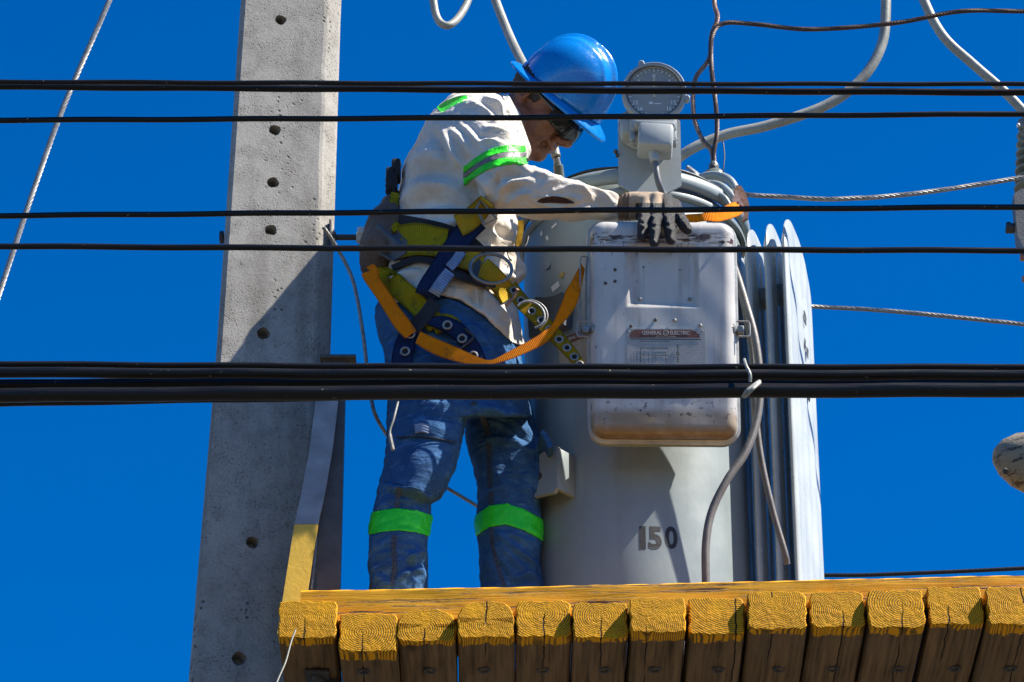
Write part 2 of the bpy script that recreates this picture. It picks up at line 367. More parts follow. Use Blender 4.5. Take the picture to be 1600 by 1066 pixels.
M_NAVY = webbing('navy_webbing', (.012, .022, .07), (.02, .035, .09))
M_LBLUE = webbing('pale_stitching', (.28, .36, .52), (.16, .22, .36), None, 150)
M_ORANGE = webbing('orange_webbing', (.95, .27, .004), (.85, .20, .003), (.36, .12, .02), 240)
M_PAD = cloth('black_padding', ((.015, .015, .018), (.035, .035, .04)), 500)
M_POUCH = cloth('worn_pouch', ((.09, .07, .06), (.17, .13, .11)), 400, .003, stain=(.14, .055, .045))
t = NT('green_reflective', .45); o = t.obj(); n = t.noise(o, 30, 4); c = t.mix(t.ramp(n, .3, .7), (.015, .62, .01), (.04, .82, .02)); M_GREEN = t.out(c, t.math('ADD', n, t.noise(t.obj((60, 60, 4)), 1.2, 3)), .0035)
M_GREYR = plain('grey_reflective', (.19, .17, .17), .4, .2, .25, 40)
t = NT('skin', .48, spec=.45); o = t.obj(); n = t.noise(o, 30, 5, .6); f = t.noise(o, 260, 3, .7)
c = t.mix(t.ramp(n, .3, .7), (.16, .060, .030), (.225, .090, .045)); t.b.inputs['Subsurface Weight'].default_value = .08
t.b.inputs['Subsurface Radius'].default_value = (.01, .004, .002); M_SKIN = t.out(c, t.math('ADD', n, t.math('MULTIPLY', f, .5)), .0016)
t = NT('blue_helmet', .16); o = t.obj(); n = t.noise(o, 12, 5); f = t.noise(o, 120, 4, .7)
c = t.mix(t.ramp(n, .3, .7), (.001, .155, .52), (.002, .22, .65)); c = t.mix(t.ramp(f, .62, .75, 0, .5), c, (.05, .22, .55)); t.b.inputs['Coat Weight'].default_value = .3
M_HELM = t.out(c, f, .0006, t.ramp(f, .3, .8, .13, .40))
M_HAIR = plain('black_hair', (.012, .010, .009), .6, 0, .4, 200)
M_LENS = plain('dark_lens', (.004, .004, .005), .10, 0, .1, 10, .35, 0)
M_GLASSF = plain('glasses_frame', (.015, .015, .017), .3)
M_GLOVEB = plain('black_nitrile', (.016, .017, .020), .45, 0, .4, 120, .6, .004)
M_GLOVET = cloth('tan_glove_knit', ((.36, .26, .17), (.46, .35, .25)), 350, .0014)
M_GLOVEC = cloth('brown_cuff_knit', ((.16, .10, .065), (.24, .16, .10)), 350, .0014)
M_BOOT = plain('brown_boot', (.07, .045, .03), .6)
# ================================================================== SETTING
# ground
def ground():
    V = []; F = []; n = 40
    for i in range(n+1):
        for j in range(n+1):
            x = (i/n-.5)*2; y = (j/n-.5)*2; x = math.copysign(abs(x)**2.5, x)*1500; y = math.copysign(abs(y)**2.5, y)*1500
            V.append((x, y, 0))
    for i in range(n):
        for j in range(n): F.append((i*(n+1)+j, (i+1)*(n+1)+j, (i+1)*(n+1)+j+1, i*(n+1)+j+1))
    t = NT('dry_ground', .95, spec=.2); o = t.obj(); c = t.mix(t.ramp(t.noise(o, .4, 6), .3, .7), (.06, .055, .045), (.10, .09, .075))
    m = t.out(c, t.noise(o, 20, 5), .01); return setp(mk('ground', V, F, m), kind='structure')
ground()
# ------------------------------------------------------------------ black cables in front of everything
def smooth_px(pts, Y, x0=-330, x1=1930, n=60):
    xs = np.linspace(x0, x1, n); X = [p[0] for p in pts]; Yp = [p[1] for p in pts]
    c = np.polyfit(X, Yp, min(2, len(pts)-1)); ys = np.polyval(c, xs); return [at(x, y, Y) for x, y in zip(xs, ys)]
YC = 6.45
cab = [
 ('slim black cable, topmost of the lines crossing the sky', [(0, 128), (980, 131), (1600, 131.5)], 8, 0),
 ('black cable just under the topmost line, crossing the gauge dial', [(0, 135.5), (400, 137.5), (1000, 142), (1600, 144.5)], 11.5, .03),
 ('slim black cable crossing the helmet brim below the pair of top lines', [(0, 188), (400, 186), (1000, 182.5), (1600, 178)], 9.5, .05),
 ('slim black cable crossing the knit glove and the sleeve wrist', [(0, 337), (400, 334), (1000, 328), (1600, 323.5)], 9.5, .08),
 ('slim black cable crossing the top of the grey metal cabinet and the belt', [(0, 385), (500, 387.5), (1000, 390), (1600, 391.5)], 10, .02),
 ('thin black cable lying on top of the thick cable bundle', [(0, 569), (500, 571.5), (1100, 574), (1600, 573)], 10, .03),
 ('second cable from the top of the thick black bundle', [(0, 582.5), (500, 583.5), (1100, 587), (1600, 585.5)], 16.5, .0),
 ('middle cable of the bundle with a sliver of sky above its left half', [(0, 602), (500, 598.5), (1100, 597), (1600, 603)], 19, .05),
 ('thickest black cable at the bottom front of the bundle', [(0, 617), (500, 617), (1100, 608.5), (1600, 610.5)], 23, -.02),
 ('black cable peeking out below the thickest one at the left', [(0, 629.5), (500, 623), (1100, 612), (1600, 612)], 12, .03)]
t = NT('black_cable_sheath', .36, spec=.3); o = t.obj(); n = t.noise(t.obj((1.5, 20, 20)), 5, 5, .65); sp3 = t.ramp(t.noise(o, 60, 3, .7), .69, .73)
c = t.mix(t.ramp(n, .3, .75), (.003, .003, .0035), (.009, .009, .010)); c = t.mix(sp3, c, (.25, .22, .12)); M_CAB = t.out(c, n, .0015, t.ramp(n, .3, .7, .30, .5))
for lab, pts, th, dy in cab:
    P = smooth_px(pts, YC+dy); P = [p+Vector((0, 0, .0008*math.sin(i*.9+th))) for i, p in enumerate(P)]
    setp(MB().tube(P, th/2*mpp(YC), 14).build('power_cable', M_CAB), lab, 'cable', 'black cables crossing in front')
tw = thing('tie_wire', 'twisted pale wire clip tied round the thick cable bundle', 'wire clip', at(1168, 595, YC-.03))
MB().tube(pxpath([(1163, 562, YC-.02), (1166, 572, YC-.04), (1172, 585, YC-.045), (1172, 597, YC-.04)], 5), 2.6*mpp(YC), 8).build('wire_end', M_TAN, tw)
MB().tube(pxpath([(1187, 596, YC-.04), (1178, 602, YC-.05), (1166, 612, YC-.055), (1163, 619, YC-.04)], 5), [3.2*mpp(YC)]*15+[4.5*mpp(YC)], 8).build('wire_loop', M_TAN, tw)
MB().tube(pxpath([(1187, 598, YC-.04), (1176, 608, YC-.06), (1167, 618, YC-.05)], 5), 3*mpp(YC), 8).build('wire_loop', M_TAN, tw)

# ------------------------------------------------------------------ stranded lines
def strand(name, P, r, mat, label, cat, group=None, ns=6, pitch=.09, parent=None, tex=None):
    P = [Vector(p) for p in P]; mb = MB(); L = [0]
    for i in range(1, len(P)): L.append(L[-1]+(P[i]-P[i-1]).length)
    step = pitch/9; N = max(4, int(L[-1]/step)); Q = []; j = 0
    for i in range(N+1):
        s = L[-1]*i/N
        while j < len(L)-2 and L[j+1] < s: j += 1
        f = (s-L[j])/max(1e-9, L[j+1]-L[j]); Q.append(P[j].lerp(P[j+1], f))
    for k in range(ns):
        u = Vector((0, -1, .01)); pts = []
        for i, q in enumerate(Q):
            T = (Q[min(i+1, N)]-Q[max(0, i-1)]).normalized(); u = (u-T*u.dot(T)).normalized(); w = T.cross(u)
            a = 2*math.pi*(k/ns+L[-1]*i/N/pitch); pts.append(q+(u*math.cos(a)+w*math.sin(a))*(r*.62))
        mb.tube(pts, r*.42, 6)
    o = mb.build(name, mat, parent, fix=False)
    if parent is None: setp(o, label, cat, group)
    return o
Yw = 8.4
strand('guy_wire', pxpath([(195, -60, Yw), (170, 3, Yw), (100, 165, Yw), (55, 290, Yw), (5, 440, Yw), (-40, 580, Yw)], 6), 4.6*mpp(Yw), M_STEEL, 'pale twisted steel guy wire slanting across the sky left of the concrete pole', 'wire')
strand('ground_wire', pxpath([(505, 355, 7.66), (527, 388, 7.70), (552, 440, 7.72), (567, 520, 7.72), (577, 600, 7.74), (592, 660, 7.76), (650, 730, 8.15), (760, 800, 8.4), (830, 850, 8.6)], 8), 3.1*mpp(7.7), M_STEEL, 'thin twisted wire hanging from the pole bolt down behind the trouser leg', 'wire', pitch=.05, ns=5)
strand('span_wire', pxpath([(1075, 262, 8.2), (1110, 286, 7.95), (1160, 303, 7.85), (1230, 308, 7.85), (1310, 311, 7.85), (1450, 300, 7.9), (1720, 258, 8.0)], 8), 4.0*mpp(7.85), M_STEEL, 'grey twisted steel wire running from the tank rim out to the right edge', 'wire')
strand('span_wire', pxpath([(1170, 474, 8.9), (1268, 479, 9), (1400, 487, 9), (1620, 509, 9), (1800, 530, 9)], 8), 3.6*mpp(9), M_STEEL, 'thin grey steel wire in the sky beside the outer radiator fin', 'wire')
setp(MB().tube(pxpath([(1000, 897, 9.4), (1290, 899, 9.4), (1400, 897, 9.4), (1600, 888, 9.4), (1800, 876, 9.4)], 8), 3.2*mpp(9.4), 10).build('distant_cable', M_BLACK), 'thin black cable far behind, just above the yellow beam at the right', 'cable')
# grey leads
def lead(pts, w, label, mat=M_TAN): return setp(MB().tube(pxpath(pts, 10), w/2*mpp(pts[1][2]), 16).build('insulated_lead', mat), label, 'cable', 'pale insulated leads')
lead([(672, -60, 8.3), (677, 0, 8.3), (684, 30, 8.3), (699, 40, 8.3), (716, 28, 8.32), (733, -4, 8.35), (745, -60, 8.35)], 13, 'pale insulated lead hanging in a short U loop at the top edge')
lead([(752, -70, 8.2), (774, 0, 8.15), (800, 65, 8.1), (832, 130, 8.0), (857, 200, 8.0), (869, 245, 7.98)], 15, 'pale insulated lead that runs down behind the helmet')
lead([(1382, -70, 8.2), (1384, 20, 8.2), (1376, 75, 8.2), (1345, 125, 8.2), (1290, 165, 8.2), (1200, 196, 8.2), (1130, 212, 8.2), (1065, 243, 8.2), (1010, 300, 8.25)], 17, 'pale insulated lead curving down from the top edge to behind the gauge plate')
lead([(1425, -60, 8.3), (1446, 6, 8.3), (1475, 58, 8.3), (1520, 100, 8.3), (1568, 142, 8.3), (1605, 180, 8.3), (1680, 260, 8.3)], 16, 'pale insulated lead slanting down into the upper right corner')
tm = thing('lead_terminal', 'small metal terminal where the lead behind the face meets the tank lid', 'terminal', at(870, 262, 8.0))
MB().cyl(at(869, 245, 7.98), at(872, 262, 8.0), .008, .010, 14, .002).build('ferrule', M_STEEL, tm)
MB().cyl(at(872, 258, 7.99), at(876, 300, 8.02), .013, .015, 14, .002).build('sleeve', M_PORC, tm)
strand('copper_wire', pxpath([(1122, -60, 7.95), (1116, 0, 7.95), (1121, 28, 7.95), (1112, 55, 7.95), (1108, 92, 7.95), (1088, 120, 7.95), (1083, 150, 7.95), (1086, 190, 7.95), (1100, 222, 7.95), (1112, 236, 7.95), (1115, 264, 7.95)], 8), 3.9*mpp(7.95), M_COPPER, 'pinkish copper wire dropping from the top edge beside the gauge', 'wire', pitch=.05)
strand('copper_wire', pxpath([(1760, 20, 8.0), (1600, 18, 8.0), (1500, 18, 7.98), (1400, 36, 7.97), (1270, 46, 7.96), (1180, 38, 7.96), (1130, 37, 7.95), (1112, 60, 7.94), (1112, 110, 7.94), (1119, 170, 7.94), (1120, 210, 7.94), (1115, 240, 7.945), (1117, 264, 7.95)], 8), 3.9*mpp(7.95), M_COPPERD, 'dark copper wire bending down from the long line in the upper right', 'wire', pitch=.05)
setp(MB().tube(pxpath([(1130, 222, 7.9), (1132, 245, 7.9), (1130, 268, 7.9), (1131, 290, 7.92)], 6), 1.1*mpp(7.9), 6).build('fine_wire', M_DSTEEL), 'hair thin dark wire standing on the rim of the tank', 'wire')

# ------------------------------------------------------------------ concrete pole
YP = 7.80
def pole():
    root = thing('concrete_pole', 'tall pitted concrete pole with round holes behind the worker', 'utility pole', at(370, 1200, YP+.13))
    rows = []
    for (py, xl, xr) in ((-260, 398, 544), (0, 376, 531), (560, 337, 514), (1066, 294, 486), (1500, 260, 466)):
        rows.append((py, xl, xr))
    V = []; F = []; N = 60
    ys = np.linspace(-260, 1500, N+1)
    cut = .028
    # rings: follow z, front plane at YP, depth .24
    for y in ys:
        xl = np.interp(y, [r[0] for r in rows], [r[1] for r in rows]); xr = np.interp(y, [r[0] for r in rows], [r[2] for r in rows])
        a = at(xl, y, YP+.03); b = at(xr, y, YP+.03); z = at((xl+xr)/2, y, YP).z; x0, x1 = a.x, b.x; D = .24; yw = .30
        jl = .0015*math.sin(y*.05)+.001*math.sin(y*.13)
        ring = [(x0+.016, YP), (x1-.040+jl, YP+.035), (x1-.032+jl, YP+.039), (x1-.004, YP+.070), (x1, YP+.085), (x1-.03, YP+D-.01), (x1-.05, YP+D), (x0+.02, YP+D-.05), (x0+.008, YP+D-.07), (x0, YP+.032), (x0+.004, YP+.012)]
        V += [(p[0], p[1], z) for p in ring]
    m = 11
    for i in range(N):
        for k in range(m): F.append((i*m+k, i*m+(k+1) % m, (i+1)*m+(k+1) % m, (i+1)*m+k))
    F.append(tuple(range(m))); F.append(tuple(N*m+k for k in range(m-1, -1, -1)))
    o = mk('shaft', V, F, M_CONC, root, True, False, math.radians(25))
    bm = bmesh.new(); bm.from_mesh(o.data); bmesh.ops.recalc_face_normals(bm, faces=bm.faces); bm.to_mesh(o.data); bm.free()
    # real holes
    cut_o = []
    HOLES = ((438, 32, 8), (429, 204, 8.3), (426, 286, 8.3), (423, 360, 8.3), (411, 522, 9), (394, 848, 8.5), (373, 1030, 9.5))
    for (hx, hy, r) in HOLES:
        c = at(hx, hy, YP+.018); cm = MB(); R = r*mpp(YP)
        prof = [(0, -.04), (R*1.2, -.04), (R*1.2, -.004), (R*1.02, .008), (R*.9, .030), (0, .034)]
        cm.lathe(prof, c, Vector((-.27, .96, 0)).to_track_quat('Z', 'Y').to_matrix(), 28)
        # ragged rim
        vv = []
        for i, v in enumerate(cm.v):
            k = (i % 6); ang = i//6
            if k in (1, 2): s = 1+.14*math.sin(ang*1.7+hx)*math.cos(ang*.9+hy)
            else: s = 1
            vv.append((c.x+(v[0]-c.x)*s, v[1], c.z+(v[2]-c.z)*s))
        cm.v = vv
        co = cm.build('cutter', M_HOLE, None, False); co.data.transform(rootof(root).inverted()); co.parent = root; cut_o.append(co)
    bpy.context.view_layer.update()
    o.data.materials.append(M_HOLE)
    for co in cut_o:
        md = o.modifiers.new('hole', 'BOOLEAN'); md.operation = 'DIFFERENCE'; md.object = co; md.solver = 'EXACT'
    dg = bpy.context.evaluated_depsgraph_get(); dg.update()
    me = bpy.data.meshes.new_from_object(o.evaluated_get(dg)); o.modifiers.clear(); o.data = me; RM = rootof(root)
    for pg in me.polygons:
        q = RM @ pg.center; X_, Y_ = proj(np.array(q)); inh = any(math.hypot(X_-hx, Y_-hy) < r*1.25 for hx, hy, r in HOLES)
        if inh and pg.area < .0006 and (abs(pg.normal.y) < .93 or q.y > YP+.03): pg.use_smooth = False; pg.material_index = 1
        elif abs((RM @ pg.center).y-YP) < .1: pg.use_smooth = False
    for co in cut_o: bpy.data.objects.remove(co)
    return root
pole()
bt = thing('through_bolt', 'threaded through bolt with nuts sticking out of the right side of the concrete pole', 'bolt', at(430, 371, YP+.07))
ZB = at(515, 371, YP+.07).z
def bx(px, py=371): p = at(px, py, YP+.07); p.z = ZB; return p
MB().cyl(bx(352), bx(572), .0075, n=14).build('threaded_rod', M_DSTEEL, bt)
MB().cyl(bx(343), bx(350), .016, n=6, bev=.002).build('bolt_head', M_DSTEEL, bt)
MB().box(bx(516), (.005, .05, .075), None, .001).build('washer', M_DSTEEL, bt)
MB().cyl(bx(516.8), bx(525), .015, n=6, bev=.0015).build('nut', M_DSTEEL, bt)
MB().cyl(bx(557), bx(571), .015, n=6, bev=.002).box(bx(565)+Vector((0, -.006, .01)), (.02, .028, .02), None, .003).build('end_nut', plain('pale_nut', (.55, .55, .5), .5), bt)

# ------------------------------------------------------------------ timber platform
YT = 7.45
def yt(px): return YT-.045*(px-800)*mpp(YT)
ZT = at(800, 943, YT).z
plat = thing('timber_platform', 'platform of square timbers with yellow painted ends that carries the worker and the transformer', 'platform', (0, YT, ZT-.2))
tim = [(436, 525, 936, 997, .45, .45, .0), (531, 620, 955, 1018, .4, .5, .012), (622, 712, 949, 1002, .45, .6, .02), (716, 803, 936, 996, .5, .68, .006),
 (807, 892, 936, 995, .5, .35, .012), (895, 981, 939, 997, .52, .38, .0), (984, 1072, 932, 988, .3, .8, -.02), (1076, 1164, 931, 991, .85, -.2, .012),
 (1168, 1261, 921, 983, .4, .2, .0), (1265, 1352, 921, 980, .6, .55, .01), (1355, 1446, 919, 981, .6, .35, .0), (1449, 1538, 914, 976, .35, .5, .012), (1541, 1632, 914, 976, .65, .5, .0), (1635, 1725, 913, 975, .5, .5, .0)]
for i, (x0, x1, ya, yb, cu, cv, dy) in enumerate(tim):
    Y = yt((x0+x1)/2)+dy*.8; a = at(x0, ya, Y); b = at(x1, yb, Y)
    w = b.x-a.x; h = a.z-b.z; L = .27 if i == 0 else 1.25
    o = Vector((a.x, Y, b.z)); V = []; F = []
    c = .006; nu, nv = 12, 9; ny = [0, .003, .008, .02, .06, .12, .2, .27] if i == 0 else [0, .003, .008, .02, .06, .12, .25, .5, .8, L]
    prof = []; 
    def outline(inset, j):
        P = []
        for s in range(nu): P.append((s/nu*w, 0, 0, -1))
        for s in range(nv): P.append((w, s/nv*h, 1, 0))
        for s in range(nu): P.append((w-s/nu*w, h, 0, 1))
        for s in range(nv): P.append((0, h-s/nv*h, -1, 0))
        out = []
        for k, (x, z, nx, nz) in enumerate(P):
            rr = .007+.006*abs(math.sin(i*2.3+k//9))
            if rr > 0:
                cx = min(max(x, rr), w-rr); cz = min(max(z, rr), h-rr); d = math.hypot(x-cx, z-cz)
                if d > 0 and (x != cx and z != cz): x = cx+(x-cx)/d*rr; z = cz+(z-cz)/d*rr
            wob = .0016*math.sin(k*1.9+i*5)+.0012*math.sin(k*.7+j*.6+i)
            if i in (2, 3) and z > h*.6: z -= .02*((x/w-.5)*2)**4+.006*((x/w-.5)*2)**2
            sc = 1-inset
            out.append((w/2+(x-w/2)*sc+wob*(abs(nx)), h/2+(z-h/2)*sc+wob*abs(nz)))
        return out
    m = 2*(nu+nv)
    # end face rings from the centre
    rings = [(.75, 0), (.5, 0), (.25, 0), (.04, 0)]
    V.append((w/2, 0, h/2))
    for ins, yy in rings:
        for k, (x, z) in enumerate(outline(ins, 0)): V.append((x, .0, z))
    for j, y in enumerate(ny[1:]):
        for (x, z) in outline(0, j): V.append((x, y, z))
    for k in range(m): F.append((0, 1+k, 1+(k+1) % m))
    R = (len(V)-1)//m
    for j in range(R-1):
        for k in range(m): F.append((1+j*m+k, 1+(j+1)*m+k, 1+(j+1)*m+(k+1) % m, 1+j*m+(k+1) % m))
    F.append(tuple(1+(R-1)*m+k for k in range(m-1, -1, -1)))
    tb = bpy.data.objects.new('timber', None)
    ob = mk('timber', V, F, timber_mat('timber_wood_%d' % i, w*cu, h*(1-cv), i*1.37+.5, .034+.014*math.sin(i*2.2)), None, True, False, math.radians(40))
    ob.parent = plat; ob.location = o-plat.location
    for v_ in ob.data.vertices:
        v_.co.y += v_.co.z*.10*max(0, 1-v_.co.y/.15)
    # bolt recess under each timber
    if i: 
        q = at((x0+x1)/2+6*math.sin(i*4), 1046+4*math.sin(i), Y+.2); bxp = Vector((q.x-o.x, .0, 0))
        yy = (1046-yb)*mpp(Y)*2; bo = MB().lathe([(0, .002), (.007, .002), (.009, -.003), (.013, -.004), (.015, -.0006)], (bxp.x, yy+.02, 0), Matrix.Rotation(0, 3, 'X'), 14).build('bolt', M_DSTEEL, ob, local=True)
    else:
        bo = MB().box((w*.62, .19, -.006), (.055, .07, .008), None, .002).lathe([(0, -.016), (.012, -.015), (.016, -.010), (.017, 0)], (w*.62, .19, -.006), None, 16).build('bolt_plate', M_DSTEEL, ob, local=True)
# long edge beam
def edge_beam():
    V = []; F = []; N = 90; xs = np.linspace(470, 1760, N+1)
    prof = [(0, 0), (0, .25), (0, .5), (0, .75), (.000, .94), (.004, .985), (.012, 1), (.10, 1), (.13, 1), (.14, .95), (.14, 0)]
    for i, x in enumerate(xs):
        yb_ = yt(x)+.045; ztop = at(x, np.interp(x, [440, 800, 1600], [922, 915.5, 897]), yb_).z; zb = ZT-.012 if x < 1250 else ZT-.004
        if i in (0,): pass
        for k, (dy, f) in enumerate(prof):
            wob = .0014*math.sin(x*.031+k)+.0018*math.sin(x*.11+k*2.3)*(1 if f > .9 else .5)
            z = zb+(ztop-zb)*f+wob*.35*(f > .5); V.append((at(x, 920, yb_).x, yb_+dy-wob*(k < 4)*.7, z))
    m = len(prof)
    for i in range(N):
        for k in range(m): F.append((i*m+k, (i+1)*m+k, (i+1)*m+(k+1) % m, i*m+(k+1) % m))
    F.append(tuple(range(m))); F.append(tuple(N*m+k for k in range(m-1, -1, -1)))
    o = mk('edge_beam', V, F, M_BEAM, plat, True, False, math.radians(35)); o['label'] = 'long yellow painted board lying across the timber ends'
edge_beam()
# loose pale wire hanging on first timber
setp(MB().tube(pxpath([(462, 984, YT-.012), (455, 1003, YT-.014), (446, 1035, YT-.016), (432, 1068, YT-.02), (420, 1110, YT-.02)], 6), 1.3*mpp(YT), 6).build('loose_wire', plain('pale_wire', (.55, .52, .42), .5)), 'thin pale wire dangling from the first yellow timber end', 'wire')
# steel upright and slanting brace beside the pole
up = thing('steel_upright', 'dark steel angle upright standing between the pole and the trouser leg', 'steel angle', at(524, 1000, 7.70))
a = at(505, 563, 7.68); b = at(540, 563, 7.68); zb = ZT-.1
wd = b.x-a.x-.0
V = [(a.x, 7.68), (b.x, 7.68), (b.x, 7.732), (b.x-.006, 7.732), (b.x-.006, 7.686), (a.x, 7.686)]
MB().poly([(p[0], p[1]) for p in V], Matrix.Identity(3), (0, 0, zb), a.z-zb).build('angle_bar', M_ANGLE, up, True)
MB().box((a.x+.035, 7.69, a.z+.004), (.085, .05, .008), None, .001).build('cap_plate', M_ANGLE, up)
br = thing('slanting_brace', 'flat steel brace slanting along the pole, grey above and painted yellow at its lower end', 'brace', at(470, 1000, 7.6))
def bar(pts, dep, name, mat, root):
    V = []; F = []
    for (xl, xr, y, Y) in pts:
        A = at(xl, y, Y); B = at(xr, y, Y); V += [A, B, B+Vector((.0, dep, 0)), A+Vector((0, dep, 0))]
    n = len(pts)
    for i in range(n-1):
        for k in range(4): F.append((i*4+k, i*4+(k+1) % 4, i*4+4+(k+1) % 4, i*4+4+k))
    F += [(3, 2, 1, 0), tuple(4*(n-1)+k for k in range(4))]
    mb = MB(); mb.v = [tuple(v) for v in V]; mb.f = F; return mb.build(name, mat, root, True)
bar([(496, 531, 605, 7.662), (484, 520, 700, 7.660), (470, 507, 775, 7.658), (460, 497, 819, 7.655)], .007, 'upper_bar', plain('grey_brace', (.27, .28, .29), .55, .2, .25, 16), br)
bar([(460, 497, 819.5, 7.655), (452, 489, 870, 7.65), (441, 478, 940, 7.645), (433, 470, 990, 7.64)], .007, 'painted_end', M_YELM, br)
rod = setp(MB().tube(pxpath([(487, 920, 7.66), (493, 860, 7.68), (498, 800, 7.69), (501, 700, 7.70)], 4), 1.8*mpp(7.6), 8).build('thin_rod', M_STEEL), 'thin bright rod between the yellow brace end and the dark steel upright', 'rod')

# ================================================================== TRANSFORMER
TX, TY = at(992, 600, 8.05).x, 8.05
R0 = 172*mpp(8.05)
ztop = at(992, 285, TY-R0).z
tr = thing('pole_transformer', 'grey cylindrical transformer tank with rolled rim, stencilled 150, behind the metal cabinet', 'transformer', (TX, TY, ZT))
H = ztop-ZT
prof = [(0, .02), (R0-.03, .02), (R0-.01, .0), (R0-.004, .01), (R0, .03), (R0, .3), (R0, .6), (R0, .9), (R0, H-.03), (R0-.004, H), (R0-.02, H+.02), (0, H+.05)]
MB().lathe(prof, (TX, TY, ZT), None, 128).build('tank', M_TANK, tr)
Rf = R0+.012
prof = []
for k in range(17):
    a = 2*math.pi*k/16; prof.append((Rf+.013*math.cos(a), H+.012+.021*math.sin(a)))
MB().lathe(prof, (TX, TY, ZT), None, 128).build('rolled_rim', M_TANK, tr)
MB().lathe([(R0+.002, H-.038), (R0+.011, H-.034), (R0+.013, H-.028), (R0+.011, H-.022), (R0+.002, H-.018)], (TX, TY, ZT), None, 128).build('band', M_TANK, tr)
pts = []
for k in range(60):
    a = math.radians(-175+k*2.3); pts.append((TX+(Rf-.004)*math.cos(a), TY+(Rf-.004)*math.sin(a), ZT+H+.040+.003*math.sin(k*.3)))
MB().tube(pts, .004, 8).build('rim_cord', M_BLACK, tr)
def onT(px, py, off=0.0):
    "point of the tank wall seen at that spot"
    a = (px-800)/FOC; b = (533-py)/FOC; d = np.array([a, cp-b*sp, sp+b*cp]); ox, oy = -TX, -TY
    A = d[0]**2+d[1]**2; B = 2*(d[0]*ox+d[1]*oy); C = ox*ox+oy*oy-(R0+off)**2
    t_ = (-B-math.sqrt(max(0, B*B-4*A*C)))/(2*A); p = Vector(CAM+d*t_); n = Vector((p.x-TX, p.y-TY, 0)).normalized(); return p, n
def tframe(p, n):
    z = Vector((0, 0, 1)); x = z.cross(n).normalized(); return Matrix((x, z, n)).transposed().to_4x4()
def wrap_text(name, body, size, mat, root, px, py, bold=.0, sx=1.0):
    p, n = onT(px, py, .001); o = text(name, body, size, mat, root, Matrix.Identity(4), .0004, bold, sx=sx)
    ang0 = math.atan2(n.y, n.x); inv = rootof(root).inverted()
    bm = bmesh.new(); bm.from_mesh(o.data)
    for v in bm.verts:
        a = ang0+v.co.x/R0; r = R0+.0005+v.co.z*.5; v.co = inv @ Vector((TX+r*math.cos(a), TY+r*math.sin(a), p.z+v.co.y))
    bm.to_mesh(o.data); bm.free(); return o
g = 'rating_digit'
wrap_text(g, '1', .078, M_STENCIL, tr, 1004, 842, .0035); wrap_text(g, '5', .078, M_STENCIL, tr, 1024, 842, .0030, .86); wrap_text(g, '0', .078, M_STENCIL, tr, 1049, 842, .0022, .8)
for ob in [o for o in COL.objects if o.name.startswith('rating_digit')]: pass
# lug bracket on the tank at the knee
p, n = onT(880, 752); M = Matrix.Translation(p) @ tframe(p, n)
lug = MB(); pl = [(-.04, -.052), (.022, -.062), (.034, -.052), (.034, .058), (.02, .062), (-.04, .05)]
lug.poly(pl, M.to_3x3(), p+n*.05, .012); lug.box(p+n*.028+M.to_3x3() @ Vector((.03, 0, 0)), (.012, .06, .11), M.to_3x3() @ Matrix.Rotation(math.radians(90), 3, 'X'), .002)
lug.build('mounting_lug', M_TANK, tr)
MB().cyl(p+n*.0615+M.to_3x3() @ Vector((-.022, -.004, 0)), p+n*.0635+M.to_3x3() @ Vector((-.022, -.004, 0)), .010, n=16).build('lug_hole', M_GASK, tr)
# knob, and a solid dark shape standing in for the shadow behind the strap
p, n = onT(857, 416, .001); MB().cyl(p, p+n*.006, .009, n=18, bev=.002).build('boss', M_TANK, tr)
p, n = onT(868, 490); q = tframe(p, n).to_3x3()
shade_pts = []
for k in range(9): shade_pts.append((-.06+.12*k/8, .035-.018*abs(k/4-1)**2*0+(.0 if k < 2 else .0)))
MB().poly([(-.055, -.06), (.055, -.065), (.06, .02), (.03, .022), (.0, .03), (-.03, .045), (-.05, .035), (-.06, .01)], q, p+n*.002, .035).build('shadow_shape', plain('shadow_grey', (.10, .105, .105), .4), tr)
M_PAPER = plain('white_sticker', (.75, .75, .72), .7)
for (sx_, sy_, w_, h_, r_) in ((868, 448, .026, .018, .3), (846, 365, .010, .012, .4), (855, 372, .008, .014, .5), (866, 353, .018, .007, .3)):
    p, n = onT(sx_, sy_, .0015); q = tframe(p, n).to_3x3() @ Matrix.Rotation(r_, 3, 'Z')
    MB().poly([(-w_/2, -h_/2), (w_/2, -h_/2), (w_/2, h_/2), (-w_/2, h_/2)], q, p, .0008).build('sticker', M_PAPER, tr, False)
p, n = onT(878, 430, .001); MB().poly([(.009*math.cos(a)*(1+.3*math.sin(3*a)), .008*math.sin(a)*(1+.25*math.cos(5*a))) for a in np.linspace(0, 6.1, 18)], tframe(p, n).to_3x3(), p, .0006).build('paint_mark', plain('ochre_mark', (.42, .32, .10), .7), tr, False)
